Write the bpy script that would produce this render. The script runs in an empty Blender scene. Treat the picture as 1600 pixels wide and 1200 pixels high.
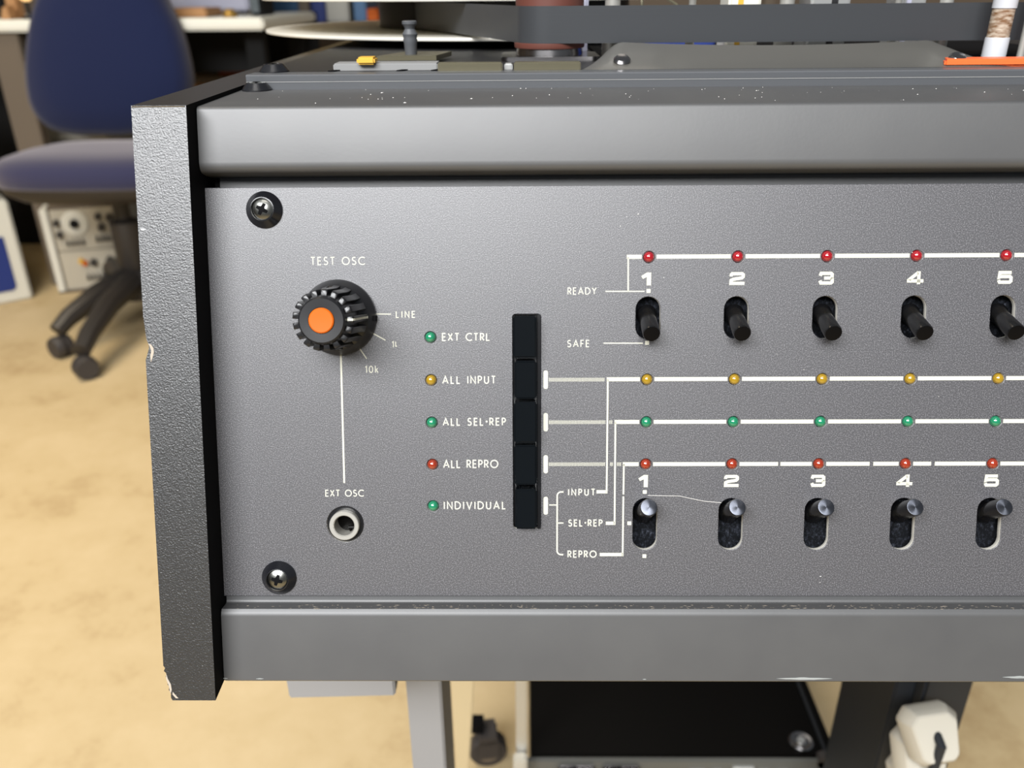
import bpy, bmesh, math, random
from mathutils import Vector, Matrix
random.seed(7)
S = bpy.context.scene
COL = S.collection
PI = math.pi

# ------------------------------------------------------------------ camera
CAMZ = 0.82
F = 1300.0
RW = Matrix(((0.999923, 0.002866, 0.012101), (0.009689, 0.430541, -0.902519), (-0.007796, 0.902567, 0.43048)))
CP = Vector((0, 0, CAMZ))
cam_d = bpy.data.cameras.new('camera')
cam = bpy.data.objects.new('camera', cam_d); COL.objects.link(cam)
cam_d.sensor_width = 36; cam_d.lens = F / 1600 * 36
cam_d.clip_start = 0.01; cam_d.clip_end = 60
cam_d.dof.use_dof = True; cam_d.dof.focus_distance = 0.249; cam_d.dof.aperture_fstop = 15
cam.matrix_world = Matrix.Translation(CP) @ RW.to_4x4()
S.camera = cam

# ------------------------------------------------------------------ world, lights, exposure
w = bpy.data.worlds.new('world'); S.world = w; w.use_nodes = True
bg = w.node_tree.nodes['Background']; bg.inputs[0].default_value = (0.86, 0.93, 1.0, 1); bg.inputs[1].default_value = 0.20

def area(name, loc, target, size, power, color=(1, 1, 1), sy=None):
    l = bpy.data.lights.new(name, 'AREA'); l.energy = power; l.color = color; l.size = size
    if sy: l.shape = 'RECTANGLE'; l.size_y = sy
    o = bpy.data.objects.new(name, l); COL.objects.link(o); o.location = loc
    o.rotation_euler = (Vector(target) - Vector(loc)).to_track_quat('-Z', 'Y').to_euler()
    return o
area('window_light', (-0.72, -1.75, 2.45), (0, 0.25, 0.75), 2.4, 205, (0.975, 0.985, 1.0), 1.0)
lf = area('ceiling_light_floor', (-1.35, 1.15, 2.6), (-1.3, 1.25, 0), 1.3, 14, (1.0, 0.84, 0.60), 0.9); lf.data.spread = math.radians(84)
area('ceiling_light_back', (0.3, 2.2, 2.7), (0.2, 2.2, 0), 1.2, 3, (1.0, 0.93, 0.82), 0.6)
area('ceiling_light_overhead', (0.0, -0.45, 2.7), (0.0, 0.1, 0.8), 1.3, 9, (1.0, 0.97, 0.93), 0.25)
S.view_settings.view_transform = 'Standard'; S.view_settings.look = 'None'
S.view_settings.exposure = 0.0; S.view_settings.gamma = 1.0
S.view_settings.use_curve_mapping = False

# ------------------------------------------------------------------ frames
T = 0.32416713543330294                       # the control panel leans back by this much
UX = Vector((1, 0, 0)); UP = Vector((0, math.sin(T), math.cos(T))); NN = Vector((0, -math.cos(T), math.sin(T)))
O = CP - NN * 0.245
PM = Matrix(((UX.x, UP.x, NN.x, O.x), (UX.y, UP.y, NN.y, O.y), (UX.z, UP.z, NN.z, O.z), (0, 0, 0, 1)))
mm = 0.001

def ray(px, py): return RW @ Vector(((px - 800) / F, -(py - 600) / F, -1))
def ony(px, py, y): r = ray(px, py); return CP + r * (y / r.y)
def onz(px, py, z): r = ray(px, py); return CP + r * ((z - CAMZ) / r.z)
def pan(px, py, wv=0):                         # a point of the control panel, in its own mm
    r = ray(px, py); k = (O + NN * (wv * mm) - CP).dot(NN) / r.dot(NN); X = CP + r * k - O
    return X.dot(UX) / mm, X.dot(UP) / mm
def pl(u, v, wv=0): return PM @ Vector((u * mm, v * mm, wv * mm))
def PT(u, v, wv=0, rz=0, rx=0, ry=0):
    return PM @ Matrix.Translation((u * mm, v * mm, wv * mm)) @ Matrix.Rotation(rz, 4, 'Z') @ Matrix.Rotation(rx, 4, 'X') @ Matrix.Rotation(ry, 4, 'Y')
def TR(x, y, z, rz=0): return Matrix.Translation((x, y, z)) @ Matrix.Rotation(rz, 4, 'Z')

# ------------------------------------------------------------------ materials
def mat(name, col, rough=0.5, metal=0, spec=0.5, coat=0, emis=None, trans=0):
    m = bpy.data.materials.new(name); m.use_nodes = True
    b = m.node_tree.nodes['Principled BSDF']
    b.inputs['Base Color'].default_value = (*col, 1); b.inputs['Roughness'].default_value = rough
    b.inputs['Metallic'].default_value = metal; b.inputs['Specular IOR Level'].default_value = spec
    b.inputs['Coat Weight'].default_value = coat; b.inputs['Coat Roughness'].default_value = 0.05
    b.inputs['Transmission Weight'].default_value = trans
    if emis: b.inputs['Emission Color'].default_value = (*emis[0], 1); b.inputs['Emission Strength'].default_value = emis[1]
    return m
def nz(m, scale, detail=2, rough=0.5, coord='Object', stretch=None):
    nt = m.node_tree; tc = nt.nodes.new('ShaderNodeTexCoord'); n = nt.nodes.new('ShaderNodeTexNoise')
    n.inputs['Scale'].default_value = scale; n.inputs['Detail'].default_value = detail; n.inputs['Roughness'].default_value = rough
    if stretch:
        mp = nt.nodes.new('ShaderNodeMapping'); mp.inputs['Scale'].default_value = stretch
        nt.links.new(tc.outputs[coord], mp.inputs[0]); nt.links.new(mp.outputs[0], n.inputs['Vector'])
    else: nt.links.new(tc.outputs[coord], n.inputs['Vector'])
    return n
def bump(m, n, strength, dist):
    nt = m.node_tree; b = nt.nodes.new('ShaderNodeBump'); b.inputs['Strength'].default_value = strength; b.inputs['Distance'].default_value = dist
    nt.links.new(n.outputs[0], b.inputs['Height']); nt.links.new(b.outputs[0], nt.nodes['Principled BSDF'].inputs['Normal']); return m
def ramp(m, n, stops, inp='Base Color'):
    nt = m.node_tree; r = nt.nodes.new('ShaderNodeValToRGB')
    while len(r.color_ramp.elements) > 1: r.color_ramp.elements.remove(r.color_ramp.elements[0])
    r.color_ramp.elements[0].position = stops[0][0]; r.color_ramp.elements[0].color = (*stops[0][1], 1)
    for p, c in stops[1:]:
        e = r.color_ramp.elements.new(p); e.color = (*c, 1)
    nt.links.new(n.outputs[0], r.inputs[0]); nt.links.new(r.outputs[0], nt.nodes['Principled BSDF'].inputs[inp]); return r

M = {}
m = M['panel'] = mat('speckled_grey_paint', (0.05, 0.05, 0.052), 0.46, spec=1.0)
n = nz(m, 3000, 2, 0.6); ramp(m, n, [(0.34, (0.026, 0.0255, 0.029)), (0.52, (0.050, 0.049, 0.054)), (0.66, (0.130, 0.127, 0.136))]); bump(m, n, 0.6, 0.00007)
m = M['bezel'] = mat('smooth_grey_paint', (0.05, 0.05, 0.05), 0.50, spec=0.9)
n = nz(m, 900, 3); bump(m, n, 0.12, 0.0001); ramp(m, nz(m, 60, 3), [(0.3, (0.045, 0.045, 0.046)), (0.7, (0.052, 0.052, 0.052))])
m = M['rail'] = mat('grey_anodised_rail', (0.070, 0.073, 0.078), 0.38)
n = nz(m, 300, 3, stretch=(0.02, 1, 1)); bump(m, n, 0.1, 0.0001)
m = M['vinyl'] = mat('black_grained_vinyl', (0.010, 0.010, 0.0105), 0.35, spec=0.95)
n = nz(m, 2100, 3, 0.55); bump(m, n, 1.0, 0.00015)
M['deck'] = mat('dark_deck_paint', (0.012, 0.012, 0.013), 0.4, spec=0.25)
M['black'] = mat('black_plastic', (0.008, 0.008, 0.009), 0.22)
M['blackmatte'] = mat('black_matte', (0.004, 0.004, 0.0045), 0.7, spec=0.05)
M['button'] = mat('glossy_black_key', (0.003, 0.004, 0.005), 0.14, spec=0.22)
m = M['dusty'] = mat('dusty_black_felt', (0.02, 0.022, 0.026), 0.9, spec=0.1)
n = nz(m, 1300, 4, 0.7, stretch=(1, 0.6, 1)); ramp(m, n, [(0.47, (0.003, 0.0035, 0.0045)), (0.64, (0.016, 0.018, 0.024)), (0.78, (0.09, 0.10, 0.12))])
M['bare_edge'] = mat('bare_cut_edge', (0.62, 0.60, 0.54), 0.45, 0.2)
M['ink'] = mat('cream_print', (0.49, 0.485, 0.41), 0.7, spec=0.15)
M['knob'] = mat('black_knob_plastic', (0.009, 0.009, 0.010), 0.30)
M['orange'] = mat('orange_plastic', (0.50, 0.095, 0.004), 0.5, spec=0.2)
M['orange2'] = mat('bright_orange_key', (0.80, 0.13, 0.03), 0.4)
M['chrome'] = mat('nickel', (0.50, 0.485, 0.44), 0.3, 0.55)
M['steel'] = mat('dark_screw_steel', (0.20, 0.20, 0.185), 0.26, 1)
M['washer'] = mat('black_cup_washer', (0.007, 0.0072, 0.009), 0.24, 0, spec=0.6)
M['lever'] = mat('black_lever', (0.004, 0.004, 0.0045), 0.22, spec=0.55)
M['lever_end_shaded'] = mat('shaded_lever_end', (0.002, 0.002, 0.0025), 0.3, spec=0.08)  # end of the upper levers, blackened because it faces away from the light
m = M['tip'] = mat('turned_lever_end', (0.075, 0.08, 0.095), 0.32, 0.9)
for k, c in (('red', (0.26, 0.003, 0.009)), ('yellow', (0.28, 0.17, 0.007)), ('green', (0.008, 0.17, 0.08)), ('amber', (0.23, 0.020, 0.005))):
    M[k] = mat(k + '_lamp_lens', c, 0.12, coat=1, spec=0.7)
M['keygrey'] = mat('light_grey_key', (0.22, 0.22, 0.215), 0.45)
M['olive'] = mat('metallic_olive_key', (0.16, 0.145, 0.095), 0.3, 0.6)
M['yellow2'] = mat('yellow_tag', (0.60, 0.34, 0.035), 0.5)
m = M['flange'] = mat('reel_aluminium', (0.80, 0.77, 0.68), 0.32, 0.35)
M['pack'] = mat('wound_tape', (0.007, 0.006, 0.006), 0.4, spec=0.3)
m = M['tape'] = mat('magnetic_tape', (0.035, 0.037, 0.040), 0.36, spec=0.55)
n = nz(m, 160, 3, stretch=(0.03, 0.03, 14)); bump(m, n, 0.15, 0.0001)
m = M['brown'] = mat('red_brown_rubber', (0.105, 0.034, 0.024), 0.45)
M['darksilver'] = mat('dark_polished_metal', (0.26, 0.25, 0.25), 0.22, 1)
m = M['cover'] = mat('dark_head_cover', (0.075, 0.072, 0.064), 0.36)
m = M['white_tube'] = mat('translucent_white_plastic', (0.46, 0.47, 0.49), 0.35)
m = M['stain'] = mat('brown_stained_sleeve', (0.5, 0.4, 0.28), 0.5)
n = nz(m, 420, 4, stretch=(0.8, 0.8, 2.2)); ramp(m, n, [(0.35, (0.14, 0.065, 0.022)), (0.65, (0.42, 0.35, 0.27))])
M['blue_fabric'] = mat('navy_fabric', (0.010, 0.016, 0.055), 0.92, spec=0.12)
bpy_n = M['blue_fabric'].node_tree.nodes['Principled BSDF']; bpy_n.inputs['Sheen Weight'].default_value = 0.28; bpy_n.inputs['Sheen Tint'].default_value = (0.9, 0.85, 0.85, 1); bpy_n.inputs['Sheen Roughness'].default_value = 0.5
m = M['seat_fabric'] = mat('worn_navy_fabric', (0.022, 0.024, 0.060), 0.9, spec=0.1)
m.node_tree.nodes['Principled BSDF'].inputs['Sheen Weight'].default_value = 0.55; m.node_tree.nodes['Principled BSDF'].inputs['Sheen Tint'].default_value = (1, 0.9, 0.86, 1)
M['chairplastic'] = mat('brown_black_plastic', (0.022, 0.018, 0.015), 0.5)
M['bench'] = mat('cream_laminate', (0.80, 0.78, 0.68), 0.4)
M['cardboard'] = mat('cardboard', (0.42, 0.22, 0.09), 0.8)
M['lilac'] = mat('lilac_grey_metal', (0.36, 0.36, 0.44), 0.45)
M['brass'] = mat('brass', (0.45, 0.27, 0.07), 0.35, 0.8)
M['gear'] = mat('beige_gear_panel', (0.42, 0.38, 0.30), 0.5)
M['beige'] = mat('beige_post', (0.13, 0.10, 0.07), 0.6)
M['white'] = mat('off_white_plastic', (0.62, 0.60, 0.52), 0.45)
M['palegrey'] = mat('pale_grey_case', (0.36, 0.35, 0.31), 0.5)
M['blue'] = mat('blue_plastic', (0.008, 0.025, 0.16), 0.5)
M['blue3'] = mat('mid_blue_bin', (0.05, 0.13, 0.26), 0.5)
M['stand_grey'] = mat('light_grey_stand_paint', (0.235, 0.235, 0.24), 0.5)
M['stand_black'] = mat('charcoal_stand_paint', (0.014, 0.016, 0.019), 0.5, spec=0.35)
M['cream'] = mat('plain_cream', (0.52, 0.42, 0.25), 0.6)
M['rubber'] = mat('dark_rubber', (0.035, 0.03, 0.028), 0.55)
M['plug'] = mat('white_plug', (0.46, 0.43, 0.36), 0.45)
M['rackgrey'] = mat('rack_face_grey', (0.10, 0.10, 0.09), 0.45)
M['rackblack'] = mat('rack_top_black', (0.003, 0.0026, 0.0022), 0.3, spec=0.08)
M['alu'] = mat('aluminium', (0.62, 0.62, 0.60), 0.35, 0.8)
M['chipwood'] = mat('exposed_board', (0.36, 0.31, 0.25), 0.8)
M['chipmetal'] = mat('bare_metal_chip', (0.62, 0.66, 0.66), 0.3, 0.7)
M['wallgrey'] = mat('warm_wall', (0.17, 0.125, 0.085), 0.9)
m = M['dark'] = mat('dark_board', (0.010, 0.010, 0.010), 0.7, spec=0.1)
m = M['tangle'] = mat('grey_cable', (0.16, 0.19, 0.20), 0.6)
m = M['floor'] = mat('ochre_floor', (0.6, 0.42, 0.2), 0.62)
n = nz(m, 4.5, 10, 0.72); ramp(m, n, [(0.30, (0.35, 0.24, 0.115)), (0.46, (0.475, 0.36, 0.195)), (0.70, (0.54, 0.42, 0.245))])

# ------------------------------------------------------------------ mesh builder
class B:
    def __init__(s): s.v = []; s.f = []
    def add(s, vs, fs, Mx=None):
        k = len(s.v)
        for p in vs:
            p = Vector(p)
            s.v.append(Mx @ p if Mx else p)
        s.f += [tuple(i + k for i in f) for f in fs]; return s
    def box(s, x0, x1, y0, y1, z0, z1, Mx=None):
        vs = [(x, y, z) for z in (z0, z1) for y in (y0, y1) for x in (x0, x1)]
        return s.add(vs, [(0, 2, 3, 1), (4, 5, 7, 6), (0, 1, 5, 4), (2, 6, 7, 3), (0, 4, 6, 2), (1, 3, 7, 5)], Mx)
    def prism(s, pts, a, b, axis='z', Mx=None):        # pts: polygon; extruded from a to b along axis
        def q(p, t):
            return {'z': (p[0], p[1], t), 'x': (t, p[0], p[1]), 'y': (p[0], t, p[1])}[axis]
        n = len(pts); vs = [q(p, a) for p in pts] + [q(p, b) for p in pts]
        fs = [tuple(range(n))[::-1], tuple(range(n, 2 * n))] + [(i, (i + 1) % n, n + (i + 1) % n, n + i) for i in range(n)]
        return s.add(vs, fs, Mx)
    def lathe(s, prof, seg=32, Mx=None, cap=True):     # prof: (r, z) from bottom to top
        vs = []; fs = []
        for r, z in prof:
            for k in range(seg):
                a = 2 * PI * k / seg; vs.append((r * math.cos(a), r * math.sin(a), z))
        for i in range(len(prof) - 1):
            for k in range(seg):
                k2 = (k + 1) % seg; fs.append((i * seg + k, i * seg + k2, (i + 1) * seg + k2, (i + 1) * seg + k))
        if cap:
            fs.append(tuple(range(seg))[::-1]); fs.append(tuple(range((len(prof) - 1) * seg, len(prof) * seg)))
        return s.add(vs, fs, Mx)
    def tube(s, pts, r, seg=10, Mx=None):
        pts = [Vector(p) for p in pts]; rs = r if isinstance(r, (list, tuple)) else [r] * len(pts)
        vs = []; fs = []; prev = None
        for i, p in enumerate(pts):
            d = (pts[min(i + 1, len(pts) - 1)] - pts[max(i - 1, 0)]).normalized()
            if prev is None: a = d.orthogonal().normalized()
            else: a = (prev - d * prev.dot(d)).normalized()
            prev = a; b = d.cross(a)
            for k in range(seg):
                t = 2 * PI * k / seg; vs.append(p + (a * math.cos(t) + b * math.sin(t)) * rs[i])
        for i in range(len(pts) - 1):
            for k in range(seg):
                k2 = (k + 1) % seg; fs.append((i * seg + k, i * seg + k2, (i + 1) * seg + k2, (i + 1) * seg + k))
        fs.append(tuple(range(seg))[::-1]); fs.append(tuple(range((len(pts) - 1) * seg, len(pts) * seg)))
        return s.add(vs, fs, Mx)

WM = {}
def link(name, data, parent=None, Mw=None):
    o = bpy.data.objects.new(name, data); COL.objects.link(o)
    Mw = Mw.copy() if Mw is not None else Matrix.Identity(4)
    if parent is not None:
        o.parent = parent; o.matrix_local = WM[parent.name].inverted() @ Mw
    else: o.matrix_world = Mw
    WM[o.name] = Mw
    return o
def mesh(b, material, bev=0, seg=2, smooth=35, name='mesh'):
    me = bpy.data.meshes.new(name); me.from_pydata([tuple(v) for v in b.v], [], b.f); me.update()
    bm = bmesh.new(); bm.from_mesh(me)
    bmesh.ops.recalc_face_normals(bm, faces=bm.faces)
    if bev:
        es = [e for e in bm.edges if len(e.link_faces) == 2 and e.calc_face_angle(0) > math.radians(28)]
        bmesh.ops.bevel(bm, geom=es, offset=bev, segments=seg, affect='EDGES', clamp_overlap=True)
    bm.to_mesh(me); bm.free()
    for mt in (material if isinstance(material, (list, tuple)) else [material]): me.materials.append(mt)
    if smooth:
        me.polygons.foreach_set('use_smooth', [True] * len(me.polygons)); me.set_sharp_from_angle(angle=math.radians(smooth))
    return me
def part(name, b, material, parent, Mw=None, bev=0, seg=2, smooth=35, label=None):
    o = link(name, b if isinstance(b, bpy.types.Mesh) else mesh(b, material, bev, seg, smooth, name), parent, Mw)
    if label: o['label'] = label
    return o
def thing(name, label, cat, loc, group=None, rz=0):
    o = link(name, None, None, TR(*loc, rz)); o['label'] = label; o['category'] = cat
    if group: o['group'] = group
    return o
def single(name, b, material, label, cat, Mw=None, group=None, bev=0, kind=None, smooth=35):
    o = part(name, b, material, None, Mw, bev, 2, smooth, label); o['category'] = cat
    if group: o['group'] = group
    if kind: o['kind'] = kind
    return o
def struct(name, b, material):
    o = part(name, b, material, None); o['kind'] = 'structure'; return o
def flat(outer, holes, thick, bevel, material, name):   # a plate with real holes, front face at z=0
    cu = bpy.data.curves.new(name, 'CURVE'); cu.dimensions = '2D'; cu.fill_mode = 'BOTH'
    for poly in [outer] + holes:
        sp = cu.splines.new('POLY'); sp.points.add(len(poly) - 1); sp.use_cyclic_u = True
        for i, p in enumerate(poly): sp.points[i].co = (p[0], p[1], 0, 1)
    cu.extrude = thick / 2 - bevel; cu.bevel_depth = bevel; cu.bevel_resolution = 1; cu.offset = -bevel
    o = bpy.data.objects.new('tmp', cu); COL.objects.link(o); bpy.context.view_layer.update()
    me = bpy.data.meshes.new_from_object(o.evaluated_get(bpy.context.evaluated_depsgraph_get()))
    bpy.data.objects.remove(o); me.name = name
    me.transform(Matrix.Translation((0, 0, -thick / 2)))
    me.materials.clear(); me.materials.append(material)
    me.polygons.foreach_set('use_smooth', [True] * len(me.polygons)); me.set_sharp_from_angle(angle=math.radians(50))
    return me
def circ(x, y, r, n=28): return [(x + r * math.cos(2 * PI * k / n), y + r * math.sin(2 * PI * k / n)) for k in range(n)]
def rrect(x0, x1, y0, y1, r, n=6):
    out = []
    for cx, cy, a0 in ((x1 - r, y1 - r, 0), (x0 + r, y1 - r, 90), (x0 + r, y0 + r, 180), (x1 - r, y0 + r, 270)):
        for k in range(n + 1):
            a = math.radians(a0 + 90 * k / n); out.append((cx + r * math.cos(a), cy + r * math.sin(a)))
    return out

# ------------------------------------------------------------------ setting
struct('floor', B().box(-4.5, 4.5, -3.0, 4.2, -0.05, 0), M['floor'])
struct('wall_back', B().box(-4.5, 4.5, 3.9, 4.0, 0, 2.9), M['wallgrey'])
struct('wall_left', B().box(-4.1, -4.0, -3.0, 3.9, 0, 2.9), M['wallgrey'])

# ================================================================== THE TAPE RECORDER
ZB = 0.7903                                    # top of the upper bezel
YB = 0.2867                                    # back of its ledge, where the rail rises
ZD = 0.7948                                    # deck surface
XR = 0.262                                     # right end of the machine
rec = thing('tape_recorder', 'dark grey reel tape recorder with sloped control panel, black side cheek and stand legs', 'tape recorder', (0, 0.42, 0))

U0, PU = 37.01, 25.82                          # channel columns
ROW = [7.29, -28.58, -41.34, -54.11]
ULED = -26.99
VU, VL = -10.4, -72.6                          # slot centres
LR = 1.72
cols = [U0 + PU * i for i in range(8)]
# ---- front panel with real holes
holes = []
for u in cols:
    for v in ROW: holes.append(circ(u, v, LR, 20))
    holes.append(rrect(u - 3.6, u + 3.6, VU - 6.2, VU + 6.2, 3.55))
    holes.append(rrect(u - 3.65, u + 3.65, VL - 8.0, VL + 8.0, 3.6))
VLED = [-15.81, -28.58, -41.34, -54.11, -66.88]
for v in VLED: holes.append(circ(ULED, v, LR, 20))
holes.append(rrect(-2.75, 5.55, -73.95, -9.1, 0.9, 3))
holes.append(circ(-53.8, -72.5, 5.6, 40))
sc = lambda poly: [(a * mm, b * mm) for a, b in poly]
pan_me = flat(sc([(-92.2, -95.15), (258, -95.15), (258, 27.75), (-92.2, 27.75)]), [sc(h) for h in holes], 2.0 * mm, 0.18 * mm, M['panel'], 'front_panel')
pan_me.materials.append(M['bare_edge'])
for p in pan_me.polygons:
    c = p.center
    if abs(p.normal.z) < 0.35 and -.0918 < c.x < .2575 and -.0948 < c.y < .0274: p.material_index = 1
panel = part('front_panel', pan_me, None, rec, PM)
part('backing_plate', B().box(-0.091, 0.257, -0.094, 0.0265, -0.0062, -0.0042), M['dusty'], rec, PM, label='dusty black plate seen through the switch slots')

# ---- lettering: monoline strokes in the panel's own mm
def arc(cx, cy, rx, ry, a0, a1, n=12):
    return [(cx + rx * math.cos(math.radians(a0 + (a1 - a0) * k / n)), cy + ry * math.sin(math.radians(a0 + (a1 - a0) * k / n))) for k in range(n + 1)]
G = {
 'A': (.74, [[(0, 0), (.37, 1), (.74, 0)], [(.13, .33), (.61, .33)]]),
 'C': (.74, [arc(.5, .5, .5, .5, 48, 312, 20)]),
 'D': (.70, [[(0, 0), (0, 1), (.2, 1)] + arc(.2, .5, .5, .5, 85, -85, 14) + [(.2, 0), (0, 0)]]),
 'E': (.44, [[(.44, 1), (0, 1), (0, 0), (.44, 0)], [(0, .52), (.4, .52)]]),
 'F': (.42, [[(.42, 1), (0, 1), (0, 0)], [(0, .5), (.38, .5)]]),
 'I': (.0, [[(0, 0), (0, 1)]]),
 'L': (.40, [[(0, 1), (0, 0), (.40, 0)]]),
 'N': (.62, [[(0, 0), (0, 1), (.62, 0), (.62, 1)]]),
 'O': (.96, [arc(.48, .5, .48, .5, 0, 360, 26)]),
 'P': (.44, [[(0, 0), (0, 1), (.2, 1)] + arc(.2, .73, .25, .27, 85, -85, 8) + [(.2, .46), (0, .46)]]),
 'R': (.48, [[(0, 0), (0, 1), (.2, 1)] + arc(.2, .73, .25, .27, 85, -85, 8) + [(.2, .46), (0, .46)], [(.2, .46), (.48, 0)]]),
 'S': (.50, [arc(.26, .75, .21, .25, 35, 250, 12) + arc(.24, .26, .25, .26, 75, -150, 14)]),
 'T': (.54, [[(0, 1), (.54, 1)], [(.27, 1), (.27, 0)]]),
 'U': (.56, [[(0, 1)] + arc(.28, .3, .28, .3, 180, 360, 12) + [(.56, 1)]]),
 'V': (.68, [[(0, 1), (.34, 0), (.68, 1)]]),
 'X': (.58, [[(0, 0), (.56, 1)], [(.02, 1), (.58, 0)]]),
 'Y': (.60, [[(0, 1), (.3, .5), (.6, 1)], [(.3, .5), (.3, 0)]]),
 '1': (.20, [[(0, .84), (.2, 1), (.2, 0)]]),
 '0': (.56, [arc(.28, .5, .28, .5, 0, 360, 22)]),
 'k': (.42, [[(0, 0), (0, 1.08)], [(.36, .66), (.02, .3)], [(.12, .4), (.42, 0)]]),
 'l': (.16, [[(0, .1), (0, 1)], [(.1, .3), (.16, .12)]]),
 '*': (.12, [[(.06, .43), (.06, .62)]]),
}
def stroke(b, pts, t, h=0.06, x=1, cl=False):
    n = len(pts); P2 = [Vector(p) for p in pts]; L = []; R = []
    for i in range(n):
        d0 = (P2[i] - P2[i - 1]) if i else (P2[1] - P2[0]); d1 = (P2[i + 1] - P2[i]) if i < n - 1 else (P2[i] - P2[i - 1])
        if cl and i in (0, n - 1): d0 = P2[-1] - P2[-2]; d1 = P2[1] - P2[0]
        d0 = d0.normalized(); d1 = d1.normalized(); n0 = Vector((-d0.y, d0.x)); n1 = Vector((-d1.y, d1.x)); mN = n0 + n1
        if mN.length < 1e-6: mN = n0.copy()
        mN.normalize(); k = 1 / max(mN.dot(n0), 0.42)
        L.append(P2[i] + mN * k * t / 2); R.append(P2[i] - mN * k * t / 2)
    base = len(b.v)
    for i in range(n):
        for q, z in ((L[i], 0), (L[i], h), (R[i], h), (R[i], 0)): b.v.append(Vector((q.x * mm, q.y * mm, z * mm)))
    for i in range(n - 1):
        a = base + i * 4; c = a + 4
        b.f += [(a, a + 1, c + 1, c), (a + 1, a + 2, c + 2, c + 1), (a + 2, a + 3, c + 3, c + 2)]
    b.f += [(base, base + 3, base + 2, base + 1), (base + 4 * n - 4, base + 4 * n - 3, base + 4 * n - 2, base + 4 * n - 1)]
def ink(b, name='lettering', label=None):
    return part(name, b, M['ink'], panel, PM, smooth=0, label=label)
def word(txt, x0, x1, yt, yb, t=0.30):
    ua, vt = pan(x0, yt); ub, vb = pan(x1, yb); H = vt - vb - t; vb += t / 2; ua += t / 2; ub -= t / 2
    wsum = sum(G[c][0] if c != ' ' else 0.28 for c in txt) * H; gap = (ub - ua - wsum) / (len(txt) - 1)
    b = B(); u = ua
    for c in txt:
        if c == ' ': u += 0.28 * H + gap; continue
        wd, st = G[c]
        for s in st:
            cl = c in 'O0'
            if c == '*': stroke(b, [(u - .05 * H, vb + .53 * H), (u + .21 * H, vb + .53 * H)], .26 * H)
            else: stroke(b, [(u + p[0] * H, vb + p[1] * H) for p in s], t, cl=cl)
        u += wd * H + gap
    return ink(b)
word('TEST OSC', 485, 570, 401.3, 414.2, .32)
word('LINE', 618.3, 649.2, 485.8, 496.8, .28)
word('1l', 612, 620.5, 533, 543.5, .26)
word('10k', 570, 591.6, 571.5, 582.8, .28)
word('EXT OSC', 508, 568.5, 765, 776, .30)
word('EXT CTRL', 690.4, 765.6, 520.2, 532.8, .36)
word('ALL INPUT', 690.8, 775, 587.2, 599.8, .36)
word('ALL SEL*REP', 691.5, 790.6, 652.8, 665.2, .36)
word('ALL REPRO', 692.2, 778.8, 718.4, 731.4, .36)
word('INDIVIDUAL', 693.3, 790.6, 783.2, 796, .36)
word('READY', 886.7, 932.2, 449, 460.4, .30)
word('SAFE', 886, 921.2, 531, 542.6, .30)
word('INPUT', 887.6, 930.2, 763.5, 774.6, .36)
word('SEL*REP', 887.5, 941.5, 811.5, 822.7, .36)
word('REPRO', 886.7, 932.3, 860, 871.4, .36)
DG = {1: ('poly', [(.45, 0), (.80, 0), (.80, 1), (.45, 1), (.0, .72), (.14, .5), (.45, .64)], .8),
 2: ('st', [[(.13, .66), (.14, .8), (.22, .87), (1.0, .87), (1.10, .8), (1.10, .64), (1.0, .55), (.3, .44), (.14, .36), (.13, .13), (1.22, .13)]], 1.22),
 3: ('st', [[(.13, .68), (.2, .87), (1.0, .87), (1.08, .8), (1.08, .6), (.98, .51), (.45, .51)], [(.98, .51), (1.10, .42), (1.10, .2), (1.0, .13), (.2, .13), (.12, .32)]], 1.22),
 4: ('st', [[(.92, 0), (.92, 1)], [(.86, .90), (.12, .32), (.12, .26), (1.3, .26)]], 1.3),
 5: ('st', [[(1.12, .87), (.2, .87), (.16, .52), (.3, .57), (1.0, .57), (1.10, .48), (1.10, .22), (1.0, .13), (.2, .13), (.11, .3)]], 1.22)}
def digit(d, uc, vb, H=3.75, W=3.62):
    k, st, wd = DG[d]; b = B(); x0 = uc - wd * W / 2
    if k == 'poly': b.prism([((x0 + p[0] * W) * mm, (vb + p[1] * H) * mm) for p in st], 0, .06 * mm)
    else:
        for s in st: stroke(b, [(x0 + p[0] * W, vb + p[1] * H) for p in s], .96)
    ink(b, 'numeral')
for i in range(5):
    digit(i + 1, cols[i] - (.75 if i == 0 else .15), pan(1152, 445.4)[1])
    digit(i + 1, cols[i] - (.75 if i == 0 else .15), pan(1143, 761)[1])
# ---- printed lines
def line(pts, t, name='printed_line', mmpts=False):
    b = B(); stroke(b, pts if mmpts else [pan(*p) for p in pts], t); return ink(b, name)
def rowline(v, ustart, t=1.2, breaks=()):
    edges = [ustart]
    for u in cols: edges += [u - 2.15, u + 2.15]
    edges.append(257)
    for a, c in zip(edges[::2], edges[1::2]):
        segs = [(a, c)]
        for bk, bw in breaks:
            segs = [s for (p, q) in segs for s in (((p, bk - bw / 2), (bk + bw / 2, q)) if p < bk < q else ((p, q),))]
        for p, q in segs: line([(p, v), (q, v)], t, mmpts=True)
u1 = pan(980.5, 402)[0]; rowline(ROW[0] + .1, u1 - .2)
line([(981.5, 402), (981.5, 455.3)], .42); line([(946, 455.3), (1007, 455.3)], .34); line([(943, 536.3), (1004.5, 536.3)], .34)
rowline(ROW[1] + .15, pan(948, 592)[0]); line([(949.7, 592), (947.8, 771)], .52); line([(932, 768.3), (947.8, 768.3)], 1.05)
rowline(ROW[2] + .1, pan(960, 659)[0]); line([(961.5, 659), (960.2, 820)], .52); line([(946.5, 817.5), (960, 817.5)], 1.05)
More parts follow.
